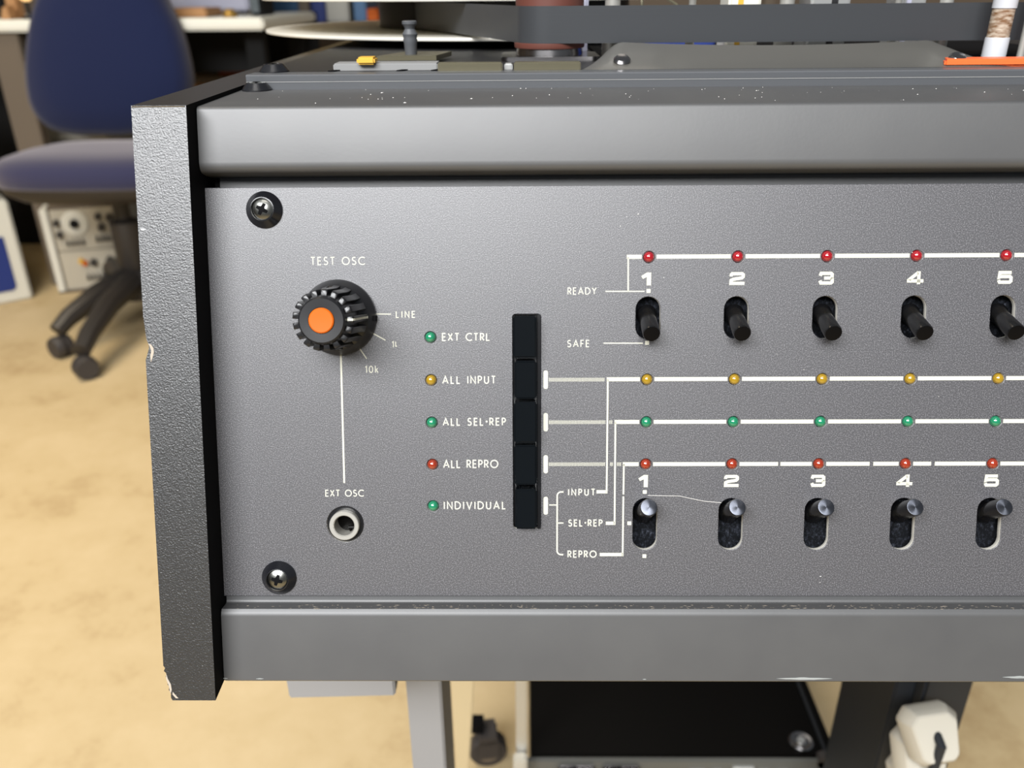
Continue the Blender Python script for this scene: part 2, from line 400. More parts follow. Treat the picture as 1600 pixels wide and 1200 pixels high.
rowline(ROW[3] + .05, pan(973, 725)[0], breaks=((pan(1217.5, 725)[0], .7), (pan(1361.5, 725)[0], 1.1), (pan(1457.5, 725)[0], 1.1), (pan(1268.5, 725)[0], .5)))
line([(974.8, 725), (974.0, 772.5)], .52); line([(974, 775.5), (972.8, 869)], .52); line([(937, 866.4), (973, 866.4)], 1.05)
line([(532.6, 553), (538, 754.6)], .55)
line([(588, 490.6), (611, 490.8)], .34); line([(583.5, 521.3), (602.3, 531.6)], .34); line([(562, 544.5), (573, 560.6)], .34)
for v, x1, y in ((ROW[1], 945.5, 593), (ROW[2], 957.5, 659), (ROW[3], 970.5, 725)):
    b = B(); ua = pan(858.3, y)[0]; ue = pan(x1, y)[0]; skip = [pan(949, y)[0], pan(961.3, y)[0]] ; k = 0
    while ua + k * .345 < ue:
        u = ua + k * .345; k += 1
        if any(abs(u - q) < .55 for q in skip) and v != ROW[1]: continue
        stroke(b, [(u, v - .5), (u, v + .62)], .16)
    ink(b, 'hatched_line')
    part('printed_bar', B().prism(sc(rrect(pan(849.2, y)[0], pan(856.2, y)[0], v - 2.7, v + 2.85, .6, 4)), 0, .06 * mm), M['ink'], panel, PM, smooth=0)
v = VLED[4]
part('printed_bar', B().prism(sc(rrect(pan(849.2, 789)[0], pan(856.2, 789)[0], v - 2.7, v + 2.85, .6, 4)), 0, .06 * mm), M['ink'], panel, PM, smooth=0)
line([(858, 789), (869.5, 789)], .34)
ub, vt = pan(870.6, 768.6); _, vb_ = pan(870.6, 866.5); _, vm = pan(870, 817.2); ur = pan(880.5, 768)[0]
line([(ur, vt)] + [(ub + 1.2 + 1.2 * math.cos(math.radians(a)), vt - 1.2 + 1.2 * math.sin(math.radians(a))) for a in range(90, 181, 15)]
     + [(ub + 1.2 + 1.2 * math.cos(math.radians(a)), vb_ + 1.2 + 1.2 * math.sin(math.radians(a))) for a in range(180, 271, 15)] + [(ur, vb_)], .46, 'printed_bracket', True)
line([(ub, vm), (ur, vm)], .4, mmpts=True)
for px, py in ((1013.3, 454.6), (1011, 535.8), (1007.4, 768.6), (983.2, 817.5), (1006.8, 868.8)):
    u, v = pan(px, py); b = B().prism(sc(rrect(u - .6, u + .6, v - .58, v + .58, .15, 2)), 0, .06 * mm); ink(b, 'index_mark')

# ---- indicator lamps
lens = {}
def lens_mesh(k):
    b = B(); prof = [(1.62, -1.6), (1.55, -.2)] + [(1.5 * math.cos(a), -.15 + 1.25 * math.sin(a)) for a in [i * PI / 2 / 7 for i in range(7)]] + [(.02, 1.1)]
    b.lathe([(r * mm, z * mm) for r, z in prof], 24); return mesh(b, M[k], name='indicator_lamp')
for k in ('red', 'yellow', 'green', 'amber'): lens[k] = lens_mesh(k)
ring_me = mesh(B().lathe([(r * mm, z * mm) for r, z in ((1.72, -1.9), (1.72, -.75), (1.5, -.75), (1.5, -1.9))], 24, cap=False), M['black'], name='lamp_collar')
names = ['red', 'yellow', 'green', 'amber']
def lamp(k, u, v, lab):
    o = part('indicator_lamp', lens[k], None, rec, PT(u, v, 0), label=lab); part('lamp_collar', ring_me, None, o, PT(u, v, 0))
for i, u in enumerate(cols):
    for j, v in enumerate(ROW): lamp(names[j], u, v, ('red', 'yellow', 'green', 'orange-red')[j] + ' indicator lamp lens')
for k, v in zip(('green', 'yellow', 'green', 'amber', 'green'), VLED): lamp(k, ULED, v, {'amber': 'orange-red'}.get(k, k) + ' indicator lamp lens')

# ---- toggle levers
def lever_mesh(dv, wt, r0, r1):
    b = B(); p0 = Vector((0, 0, -3.9)); p1 = Vector((0, dv, wt)); pts = []; rs = []
    for k, (t, r) in enumerate(((0, .9), (.02, 1.0), (.10, 1.02), (.2, .92), (.32, .86), (.96, 1.0), (1.0, .93))):
        pts.append(p0.lerp(p1, t) * mm); rs.append((r0 + (r1 - r0) * t) * r * mm)
    b.tube(pts, rs, 28); return b
up_me = mesh(lever_mesh(-5.5, 7.2, 3.0, 2.52), M['lever'], name='toggle_lever')
lo_me = mesh(lever_mesh(4.6, 7.2, 3.3, 2.52), M['lever'], name='toggle_lever')
def tip_mesh(dv, wt, r, mt):
    d = Vector((0, dv, wt + 3.9)).normalized(); q = d.to_track_quat('Z', 'Y').to_matrix().to_4x4()
    b = B().lathe([(r * mm, 0), (r * mm, .12 * mm), (r * .9 * mm, .17 * mm)], 28, Matrix.Translation(Vector((0, dv, wt)) * mm) @ q)
    return mesh(b, mt, name='lever_tip')
m = M['tip']; nt = m.node_tree
tc = nt.nodes.new('ShaderNodeTexCoord'); g = nt.nodes.new('ShaderNodeTangent'); g.direction_type = 'RADIAL'; g.axis = 'Z'
bs = nt.nodes['Principled BSDF']; bs.inputs['Anisotropic'].default_value = 0.8
nt.links.new(g.outputs[0], bs.inputs['Tangent'])
# turned end faces get their own axis so the radial tangent works
def tip_obj(dv, wt, r, mt, parent, Mw):
    d = Vector((0, dv, wt + 3.9)).normalized(); q = d.to_track_quat('Z', 'Y').to_matrix().to_4x4()
    key = (dv, r)
    if key not in tip_cache: tip_cache[key] = mesh(B().lathe([(r * mm, 0), (r * mm, .12 * mm), (r * .9 * mm, .17 * mm)], 28), mt, name='lever_tip')
    return part('lever_tip', tip_cache[key], None, parent, Mw @ Matrix.Translation(Vector((0, dv, wt)) * mm) @ q)
tip_cache = {}
bez_u = lambda u: u
for i, u in enumerate(cols):
    Mw = PT(u, VU + 1.3, 0); o = part('toggle_lever', up_me, None, rec, Mw); tip_obj(-5.5, 7.2, 2.35, M['lever_end_shaded'], o, Mw)
    Mw = PT(u, VL + 2.6, 0); o = part('toggle_lever', lo_me, None, rec, Mw); t_ = tip_obj(4.6, 7.2, 2.35, M['tip'], o, Mw); t_['label'] = 'turned metal end of the lever'

# ---- push buttons
bw = [(-2.55, 4.2, -9.5, -21.6, 4.6), (-2.2, 4.25, -22.6, -33.8, 3.2), (-2.4, 4.3, -34.6, -46.8, 4.4), (-2.4, 4.25, -47.6, -59.6, 3.4), (-2.15, 4.25, -60.8, -72.9, 3.8)]
for a, c, vt, vb2, wh in bw:
    b = B(); b.box((a) * mm, c * mm, vb2 * mm, vt * mm, -4.5 * mm, wh * mm)
    part('push_button', b, M['button'], rec, PM, bev=.45 * mm, seg=3)
part('button_housing', B().box(-2.7 * mm, 5.5 * mm, -73.9 * mm, -9.15 * mm, -4.1 * mm, -3.0 * mm).box(4.55 * mm, 5.45 * mm, -73.8 * mm, -9.2 * mm, -3 * mm, .5 * mm), M['black'], rec, PM)

# ---- rotary knob
KU, KV = -53.8, -9.8
KM = PT(KU, KV, 0)
kb = B().lathe([(r * mm, z * mm) for r, z in ((11.0, .25), (11.1, 1.2), (10.9, 2.0), (9.6, 4.2), (8.9, 5.2), (8.0, 5.6), (7.2, 6.5), (6.75, 20.3), (6.2, 21.6))], 64)
knob = part('rotary_knob', kb, M['knob'], rec, KM, label='fluted black rotary knob')
NT = 17
for k in range(NT):
    a = 2 * PI * k / NT + math.radians(1)
    b = B(); h = math.radians(6.3)
    rows = [(9.3, 5.0), (8.75, 9), (8.45, 19.6), (8.1, 20.4)]
    vs = []
    for r, z in rows: vs += [(6.3 * mm, -6.3 * math.sin(h) * mm * 1.1, z * mm), (r * mm, -r * math.sin(h) * mm, z * mm), (r * mm, r * math.sin(h) * mm, z * mm), (6.3 * mm, 6.3 * math.sin(h) * mm * 1.1, z * mm)]
    fs = [(3, 2, 1, 0), (12, 13, 14, 15)]
    for i in range(3):
        for j in range(4): fs.append((i * 4 + j, i * 4 + (j + 1) % 4, i * 4 + 4 + (j + 1) % 4, i * 4 + 4 + j))
    b.add(vs, fs)
    if k == 0: flute_me = mesh(b, M['knob'], .12 * mm, 1, name='flute')
    if k == 0: base_a = a
    part('flute', flute_me, None, knob, KM @ Matrix.Rotation(a, 4, 'Z'))
    if k == 0: pass
# (flute 0 was built unrotated: every flute is turned by its own angle)
part('knob_cap', B().lathe([(3.5 * mm, 20.5 * mm), (3.42 * mm, 22.25 * mm), (3.1 * mm, 22.55 * mm), (1.2 * mm, 22.45 * mm)], 40), M['orange'], knob, KM, label='orange centre cap')
part('knob_face', B().lathe([(6.35 * mm, 20 * mm), (6.35 * mm, 21.5 * mm), (5.9 * mm, 22.1 * mm), (3.6 * mm, 22.0 * mm), (3.55 * mm, 21 * mm)], 48), M['knob'], knob, KM)
A0 = math.radians(1)
pb = B()
pb.box(9.0 * mm, 9.45 * mm, -.35 * mm, .35 * mm, 5.0 * mm, 5.1 * mm)
pb.add([(9.42 * mm, -.3 * mm, 4.9 * mm), (9.42 * mm, .3 * mm, 4.9 * mm), (8.9 * mm, .3 * mm, 9 * mm), (8.9 * mm, -.3 * mm, 9 * mm), (8.62 * mm, .3 * mm, 19.6 * mm), (8.62 * mm, -.3 * mm, 19.6 * mm), (8.25 * mm, .3 * mm, 20.5 * mm), (8.25 * mm, -.3 * mm, 20.5 * mm), (6.7 * mm, .3 * mm, 20.55 * mm), (6.7 * mm, -.3 * mm, 20.55 * mm)],
       [(0, 1, 2, 3), (3, 2, 4, 5), (5, 4, 6, 7), (7, 6, 8, 9)])
part('pointer_line', pb, M['ink'], knob, KM @ Matrix.Rotation(A0, 4, 'Z'), smooth=0, label='cream pointer line')
part('skirt_notch', B().box(9.6 * mm, 11.25 * mm, -1.1 * mm, .5 * mm, .3 * mm, 2.6 * mm), M['blackmatte'], knob, KM)

# ---- jack socket
JM = PT(-53.8, -72.5, 0)
jk = part('jack_socket', B().lathe([(r * mm, z * mm) for r, z in ((5.55, -1.9), (5.55, -.5), (5.2, -.2), (4.6, -.2), (4.6, -1.9))], 44, cap=False), M['black'], rec, JM, label='black quarter-inch jack socket')
part('bushing', B().lathe([(r * mm, z * mm) for r, z in ((4.5, -2), (4.5, 1.6), (4.3, 1.85), (3.3, 1.85), (3.05, 1.5), (3.05, -4.1))], 44, cap=False), M['chrome'], jk, JM, label='bright nickel bushing ring')
part('contact_spring', B().lathe([(3.05 * mm, -4.1 * mm), (3.05 * mm, -3.9 * mm)], 30).tube([(1.2 * mm, -2.6 * mm, -2.4 * mm), (1.0 * mm, -1.2 * mm, -1.3 * mm), (2.6 * mm, -1.2 * mm, -1.0 * mm)], .5 * mm, 6), M['rackblack'], jk, JM)

# ---- screws with cup washers
wash_me = mesh(B().lathe([(r * mm, z * mm) for r, z in ((5.25, .02), (5.3, .35), (5.0, .7), (3.45, 2.55), (3.25, 2.6), (3.1, 2.3), (3.05, 1.4), (.3, 1.4))], 44), M['washer'], name='cup_washer')
scr_me = mesh(B().lathe([(2.95 * mm, 1.4 * mm)] + [(q * mm, (2.85 - .09 * q * q) * mm) for q in (2.95, 2.6, 2.1, 1.5, .9, .4, .02)], 36), M['steel'], smooth=50, name='cross_head_screw')
def cross_mesh():
    b = B()
    for a in (0, PI / 2):
        vs = []; fs = []; n = 8
        for i in range(n + 1):
            x = -1.75 + 3.5 * i / n; hw_ = .42 + .28 * (1 - abs(x) / 1.75)
            for y in (-hw_, hw_): vs.append(((x * math.cos(a) - y * math.sin(a)) * mm, (x * math.sin(a) + y * math.cos(a)) * mm, (2.87 + (.002 if a else 0) - .09 * x * x) * mm))
        for i in range(n): fs.append((2 * i, 2 * i + 2, 2 * i + 3, 2 * i + 1))
        b.add(vs, fs)
    return mesh(b, M['blackmatte'], smooth=0, name='recess_shade_cross')  # black cross laid on the dome; the recess's shade is its colour
crs_me = cross_mesh()
def screw(Mw, rz=0):
    o = part('cup_washer', wash_me, None, rec, Mw, label='black conical cup washer'); part('cross_head_screw', scr_me, None, o, Mw, label='bare steel cross-head screw'); part('recess_shade_cross', crs_me, None, o, Mw @ Matrix.Rotation(rz, 4, 'Z'))
screw(PT(-74.6, 21.35), math.radians(-28)); screw(PT(-74.5, -89.2), math.radians(-18))
screw(Matrix.Translation(onz(402, 141, ZB)) @ Matrix.Scale(.92, 4), .3); screw(Matrix.Translation(onz(429, 112, ZD)) @ Matrix.Scale(.95, 4), .1)

# ---- bezels (profiles in the panel plane's v, w, given as world y, z)
def vw(v, wv): p = pl(0, v, wv); return (p.y, p.z)
def fil(pts, r, idx, n=4):
    out = []
    for i, p in enumerate(pts):
        if i not in idx: out.append(p); continue
        p = Vector(p); a = Vector(pts[i - 1]); c = Vector(pts[(i + 1) % len(pts)]); da = (a - p).normalized(); dc = (c - p).normalized()
        rr = r[idx.index(i)] if isinstance(r, (list, tuple)) else r
        for k in range(n + 1):
            t = k / n; out.append(tuple(p + da * rr * (1 - t) ** 2 + dc * rr * t ** 2))
    return out
X0 = -0.0915
tb = [(YB, ZB - .004), (YB, ZB), vw(49.6, 4), vw(31.6, 4), vw(31.2, -1.0), vw(31.2, -6), vw(38, -8)]
tb = fil(tb, [.0012, .0028], [2, 3], 5)
part('upper_bezel', B().prism(tb, X0, XR, 'x'), M['bezel'], rec, bev=0, smooth=50)
# flange strip behind the panel's upper edge
part('bezel_flange', B().box(-.0893, XR - .004, .0270, .038, -.0082, -.0058), M['bezel'], rec, PM)
lb = [vw(-94.6, -1.2), vw(-97.7, -1.2), vw(-98.0, 3.2), vw(-99.3, 4), vw(-120.4, 4), vw(-121.6, 2), vw(-121.8, -30), vw(-94.6, -30)]
lb = fil(lb, [.0010, .0008], [1, 3], 4)
part('lower_bezel', B().prism(lb, X0, XR, 'x'), M['bezel'], rec, smooth=40)
# worn paint along the lower bezel's top edge, and bare chips at its bottom edge
b = B(); random.seed(3)
for k in range(420):
    u = random.uniform(-88, 200); r = random.uniform(.05, .22) * (1.6 if random.random() < .1 else 1); wv = random.uniform(.4, 3.3); a = random.random() * 3
    base = pl(u, -97.80 - .06 * wv, wv); L = random.uniform(1, 4)
    vs = [base + UX * (r * L * mm * math.cos(q)) + NN * (r * mm * math.sin(q)) + UP * (.035 * mm) for q in (0, PI / 2, PI, 3 * PI / 2)]
    b.add(vs, [(0, 1, 2, 3)])
o = part('worn_paint_flecks', b, M['chipwood'], rec, smooth=0); o['kind'] = 'stuff'
def chip(x0, x1, yc, h, mt=None):
    b = B(); ua, v = pan(x0, yc, 4); ub, _ = pan(x1, yc, 4); pts = []
    n = 12
    for k in range(n): pts.append((ua + (ub - ua) * k / n, v + h * .5 * math.sin(PI * k / n) * random.uniform(.7, 1.1)))
    for k in range(n): pts.append((ub - (ub - ua) * k / n, v - h * .5 * math.sin(PI * k / n) * random.uniform(.7, 1.1)))
    b.prism(sc(pts), 3.9 * mm, 4.06 * mm); part('paint_chip', b, mt or M['chipmetal'], rec, PM, smooth=0, label='bare metal showing through chipped paint')
chip(1213, 1301, 1060.2, .8); chip(1566, 1622, 1058, .8); chip(400, 412, 1060.5, .3); chip(348, 356, 1060, .4); chip(1004, 1010, 1061.3, .25)

# ---- black side cheek: horizontal slices of a box whose front leans with the panel
def cheek_slice(z):
    v = (z - O.z - NN.z * 11 * mm) / UP.z / mm; p = pl(0, v, 11); yf = p.y; nl = 0.0; nb = 0.0
    vt = v
    if vt < -112:                                         # broken lower corner
        t = (-112 - vt) / 11; nl = 1.9 * min(1, t * 1.1) + .35 * math.sin(vt * 3.1); nl = max(nl, 0)
    if abs(vt - (-17.5)) < 3.2: nl = max(nl, 1.0 * (1 - abs(vt + 17.5) / 3.2) + .25)      # dent half-way down
    if abs(vt - 13) < 1.6: nl = max(nl, .35 * (1 - abs(vt - 13) / 1.6))
    xl = -.1068; xr = -.0917
    return [(xl + nl * mm, yf, z), (xr, yf, z), (xr, .640, z), (xl, .640, z), (xl, yf + .006, z)]
ztop = pl(0, 48.6, 11).z; zbot = pl(0, -123.3, 11).z
zs = [ztop - .00035 * 0, ztop - .0006]
z = ztop - .0006
while z > zbot + .0006:
    z -= .0008 if (z < zbot + .014 or abs((z - (O.z + NN.z * 11 * mm)) / UP.z / mm + 17.5) < 5 or abs((z - (O.z + NN.z * 11 * mm)) / UP.z / mm - 13) < 3) else .006
    zs.append(max(z, zbot))
b = B(); vs = []; fs = []
for z in zs: vs += cheek_slice(z)
for i in range(len(zs) - 1):
    for j in range(5): fs.append((i * 5 + j, i * 5 + (j + 1) % 5, i * 5 + 5 + (j + 1) % 5, i * 5 + 5 + j))
fs += [(0, 1, 2, 3, 4), tuple(range(len(vs) - 5, len(vs)))[::-1]]
ck_i = len(fs)
cheek = part('side_cheek', b.add(vs, fs), M['vinyl'], rec, smooth=30, bev=0, label='black grained side cheek with chipped corners')
def chipmesh(pts, wv, th, mt):
    b = B(); b.prism(sc([pan(x, y, wv) for x, y in pts]), (wv - .4) * mm, (wv + th) * mm); part('chipped_edge', b, mt, cheek, PM, smooth=0, label='pale board showing at a chipped edge')
chipmesh([(232.2, 537.5), (236, 538), (240, 544), (240.5, 551), (238, 560), (236, 566), (235, 556), (236.5, 548), (234, 541)], 11, .06, M['chipwood'])
chipmesh([(219.3, 357.3), (229, 358.2), (222, 360.2)], 11, .06, M['alu'])
chipmesh([(259.5, 1052), (262.5, 1061), (267, 1069), (268.5, 1078), (266.5, 1084), (264, 1072), (259.8, 1061)], 11, .06, M['chipwood'])
chipmesh([(270, 1081), (279, 1091), (275, 1091), (269.5, 1085)], 11, .06, M['chipwood'])
cheek.data.materials.append(M['blackmatte'])
for p in cheek.data.polygons:
    if p.normal.x > .9: p.material_index = 1  # inner face set to matte black, so its shade is in the colour
# thin metal strip added along the cheek's top edge as its highlight
part('edge_highlight_strip', B().tube([pl(-106.6, 48.35, 11.02), pl(-92, 48.35, 11.02)], .2 * mm, 6), M['darksilver'], cheek, label='thin bright strip added as the upper edge highlight')

# ---- deck: rail, plate and what stands on it
rl = [(YB, ZB), (YB, ZB + .0022), (YB + .0004, ZB + .0024), (YB, ZB + .0026), (YB, ZD - .0003), (YB + .0004, ZD + .0001), (YB + .010, ZD), (YB + .010, ZB)]
part('deck_rail', B().prism(rl, -.0897, XR, 'x'), M['rail'], rec, smooth=25)
part('rail_groove', B().box(-.0897, XR, YB - .00012, YB + .0002, ZB + .00225, ZB + .0025), M['keygrey'], rec)
part('deck_plate', B().box(-.0897, XR, YB + .010, .660, ZD - .012, ZD), M['deck'], rec, bev=.0003)
part('cabinet_body', B().prism([vw(37, -7), (YB + .02, ZD - .013), (.640, ZD - .013), (.640, .655), vw(-96, -30), vw(-93, -7)], -.0912, XR - .001, 'x'), M['dark'], rec)
part('hidden_shade_block', B().prism([(.205, .640), (.290, .560), (.400, .440), (.560, .440), (.620, .640)], -.080, XR - .004, 'x'), M['dark'], rec)  # added block, hidden from the camera, that shades the floor at the right
# grey transport key with its yellow tag
def deckbox(name, x0p, x1p, yfp, ybp, h, mt, bev=.0004, label=None, parent=None):
    a = onz(x0p, yfp, ZD); c = onz(x1p, yfp, ZD); d = onz((x0p + x1p) / 2, ybp, ZD + h)
    return part(name, B().box(a.x, c.x, a.y, max(d.y, a.y + .004), ZD - .0005, ZD + h), mt, parent or rec, bev=bev, label=label)
k1 = deckbox('transport_key', 521, 683, 110.5, 95.5, .0022, M['keygrey'], label='light grey transport key')
a = onz(558, 100, ZD + .0022); c = onz(586, 100, ZD + .0022)
part('colour_tag', B().box(a.x, c.x, a.y - .001, a.y + .006, ZD + .002, ZD + .0043), M['yellow2'], k1, bev=.0006, label='yellow tag on the grey key')
k2 = deckbox('transport_key', 684, 785, 111, 99.5, .0026, M['olive'], label='olive metallic transport key')
k3 = deckbox('transport_key', 803, 908, 110, 98, .0026, M['olive'], label='olive metallic transport key beside the head cover')
deckbox('key_gap_tab', 788, 801, 108, 99, .0018, M['alu'])
a = onz(515, 112, ZD)
for px in (520, 626, 680):
    a = onz(px - 8, 112, ZD); c = onz(px + 6, 112, ZD)
    part('key_cutout', B().prism([(a.x, YB + .011), (c.x - .001, YB + .011), (c.x + .001, YB + .0155), (a.x + .002, YB + .0155)], ZD - .0006, ZD + .0003), M['blackmatte'], rec)
# spindle on its plate
a = onz(643, 97, ZD)
part('control_plate', B().prism([(a.x - .012, a.y - .006), (a.x + .010, a.y - .006), (a.x + .014, a.y + .016), (a.x - .004, a.y + .016)], ZD + .001, ZD + .0027), M['olive'], rec)
part('control_spindle', B().lathe([(.0022, 0), (.0026, .003), (.0028, .007), (.0031, .0085), (.0029, .0092), (.0031, .0100), (.0033, .0108), (.0028, .0116), (.0021, .0128), (.0024, .0138), (.0032, .0148), (.0032, .0158), (.0028, .0161)], 28, Matrix.Scale(.86, 4)), M['rail'], rec, Matrix.Translation((a.x, a.y, ZD + .0005)), label='turned dark spindle knob')
# roller and its base
RX, RY, RR = .0109, .3462, .01325
part('roller_base', B().prism(rrect(RX - .0185, RX + .019, .3325, .362, .004), ZD, ZD + .0016).lathe([(.0130, ZD + .0016), (.0125, ZD + .0045)], 40, Matrix.Translation((RX, RY, 0))), M['darksilver'], rec, bev=.0003, label='dark polished roller base')
rol = part('guide_roller', B().lathe([(.0133, 0), (.0135, .0004), (.0135, .0018), (.0129, .002), (.0129, .0187), (.0136, .0190), (.0136, .026), (.0125, .0265)], 56), M['brown'], rec, TR(RX, RY, ZD + .0042), label='red-brown rubber guide roller')
# head cover: one sculpted sheet
def hc(x, y):                                       # x, y in 0..1 -> height
    edge = min(1, x / .07, (1 - x) / .09); edge = max(edge, 0); e = math.sin(edge * PI / 2)
    scoop = math.sin(PI * min(1, max(0, (x - .16) / .70))) ** 1.0
    prof = y ** (0.8 + 1.3 * scoop)
    return e * (.0074 - .0021 * math.sin(PI * x) ** .7) * prof + 0.00005
ax = onz(905, 104, ZD).x; bx = .1640
NX, NY = 90, 22; vs = []; fs = []
for i in range(NX + 1):
    for j in range(NY + 1):
        x = i / NX; y = j / NY; Y = YB + .0101 + y * (.0315)
        inset = .006 * y if x < .5 else 0
        X = ax + (bx - ax) * x + (inset * (1 - x) * 1.3 if x < .5 else -.009 * y * (x - .5) * 2 * .6)
        vs.append((X, Y, ZD + hc(x, y)))
for i in range(NX):
    for j in range(NY): k = i * (NY + 1) + j; fs.append((k, k + NY + 1, k + NY + 2, k + 1))
n0 = len(vs)
for i in range(NX + 1): p = vs[i * (NY + 1) + NY]; vs.append((p[0], p[1] + .002, ZD))
for i in range(NX): fs.append((i * (NY + 1) + NY, (i + 1) * (NY + 1) + NY, n0 + i + 1, n0 + i))
cover = part('head_cover', B().add(vs, fs), M['cover'], rec, smooth=60, label='sculpted dark metal head cover')
for px, py, yy in ((972, 92, .303), (1497, 89, .303)):
    p = ony(px, py, yy); part('cover_screw', B().lathe([(.0029, -.003), (.0029, 0), (.0022, .0008), (.0008, .0011)], 24), M['darksilver'], cover, Matrix.Translation((p.x, yy, p.z - .0002)) @ Matrix.Rotation(.5, 4, 'X'))
# orange key
a = onz(1481, 106, ZD); 
part('transport_key', B().prism([(a.x, YB + .011), (a.x + .0035, YB + .021), (XR - .002, YB + .021), (XR - .002, YB + .011)], ZD, ZD + .0024), M['orange2'], rec, bev=.0007, label='bright orange record key')
# white post in front of the tape
q = ony(1553, 84, .3235)
gp = part('tension_post', B().lathe([(.0040, 0), (.0040, .0072), (.0039, .0075)], 28), M['white_tube'], rec, TR(q.x, .3235, ZD + .0002), label='white plastic post in front of the tape')
part('sleeve', B().lathe([(.0037, .0075), (.0037, .0170)], 28), M['stain'], gp, TR(q.x, .3235, ZD + .0002), label='brown stained sleeve')
part('sleeve_cap', B().lathe([(.0040, .0170), (.0040, .030), (.003, .031)], 28), M['white_tube'], gp, TR(q.x, .3235, ZD + .0002))
q = ony(1590, 84, .329)
part('guide_pin', B().lathe([(.0013, 0), (.0013, .026)], 16), M['chrome'], rec, TR(q.x, .327, ZD), label='bright guide pin')
# heads, guides and blocks behind the tape
def cyl(px, r, y, h=.030):
    p = ony(px, 70, y); part('tape_guide', B().lathe([(r, 0), (r, .0085), (r * .8, .009), (r * .8, .0208), (r, .0214), (r, h), (r * .8, h + .0006)], 28), M['chrome'], rec, TR(p.x, y, ZD), label='bright steel tape guide')
for px, r, y in ((955, .0036, .343), (1077, .0017, .345), (1222, .0034, .349), (1392, .0016, .345), (1466, .0030, .345)): cyl(px, r, y)
def blk(px0, px1, y, mt, lab, stripe=None):
    a = ony(px0, 68, y); c = ony(px1, 68, y)
    o = part('tape_head', B().box(a.x, c.x, y, y + .016, ZD, ZD + .0295), mt, rec, bev=.001, label=lab)
    if stripe:
        s0 = ony(stripe[0], 68, y); s1 = ony(stripe[1], 68, y)
        part('head_stripe', B().box(s0.x, s1.x, y - .0003, y + .002, ZD + .001, ZD + .0293), stripe[2], o)
blk(1133, 1183, .346, M['white'], 'white-faced tape head with a yellow stripe', (1147, 1155, M['yellow2']))
blk(1259, 1320, .346, M['alu'], 'bright metal tape head', (1290, 1300, M['darksilver']))
blk(1388 + 10, 1436, .350, M['alu'], 'bright metal tape head', (1405, 1412, M['lilac']))
blk(903, 918, .372, M['lilac'], 'lilac-grey block behind the roller')
a = ony(1008, 66, .372); c = ony(1118, 66, .372)
part('blue_block', B().box(a.x, c.x, .372, .395, ZD, ZD + .012), M['blue'], rec, bev=.0008, label='deep blue plastic block behind the tape')
part('wire', B().tube([ony(1003, 12, .38), ony(1003, -8, .38) , ony(1003, -40, .385)], .0006, 6), M['olive'], rec)
part('wire', B().tube([ony(1036, -6, .40), ony(1058, 8, .395), ony(1075, 16, .40)], .0006, 6), M['olive'], rec)
part('head_block_base', B().box(.030, .215, .338, .42, ZD - .001, ZD + .0012), M['blackmatte'], rec)

# ---- stand
def vbox(x0, x1, y0, y1, z0, z1): return B().box(x0, x1, y0, y1, z0, z1)
bz = .622
a = ony(451, 1092, .265)
p1 = ony(452, 1092, .285); p2 = ony(618, 1089, .285)
part('underside_tray', B().prism([(p1.x, p1.z), (p2.x, p2.z + .0003), (p2.x + .0006, .6285), (p1.x - .0010, .6285)], .285, .335, 'y'), M['stand_grey'], rec, bev=.0008, label='grey tray under the cabinet')
LY = .33
l1 = ony(634, 1070, LY); l2 = ony(689, 1070, LY)
part('stand_leg', vbox(l1.x, l2.x, LY, LY + .045, 0, .66), M['stand_grey'], rec, bev=.001, label='light grey stand leg')
c1 = onz(713, 1200, 0); yy = .60
q1 = ony(704, 1066, yy); q2 = ony(741, 1066, yy); q3 = ony(733, 1200, yy); q4 = ony(713, 1200, yy)
def zext(p, q, z):                                   # extend an edge to height z
    t = (z - p.z) / (q.z - p.z); return (p.x + (q.x - p.x) * t, z)
part('tapered_strip', B().prism([zext(q1, q4, .66), zext(q2, q3, .66), zext(q2, q3, .0), zext(q1, q4, .0)], yy, yy + .02, 'y'), M['cream'], rec, bev=.001, label='cream tapered strip behind the grey leg')  # plain cream strip, narrower towards the floor
s1 = ony(806, 1100, .56); s2 = ony(824, 1100, .56)
tb_ = part('frame_tube', vbox(s1.x, s2.x, .56, .58, .0, .66), M['alu'], rec, bev=.002, label='slim aluminium frame tube')
qq = ony(813, 1190, .555); part('tube_clip', B().box(qq.x - .0065, qq.x + .0065, .549, .5605, qq.z - .016, qq.z + .008), M['plug'], tb_, bev=.002, label='white clip on the tube')
BY = .43
e1 = ony(1400, 1070, BY); e2 = ony(1515, 1070, BY)
part('stand_leg', vbox(e1.x, e2.x, BY, BY + .075, 0, .66), M['stand_black'], rec, bev=.0012, label='charcoal stand leg at the right')
hx = ony(1441, 1080, BY)
part('leg_slot', B().prism([(hx.x - .008, hx.z + .03), (hx.x + .009, hx.z + .03), (hx.x + .002, hx.z - .007), (hx.x - .002, hx.z - .007)], BY - .0006, BY + .001, 'y'), M['blackmatte'], rec)
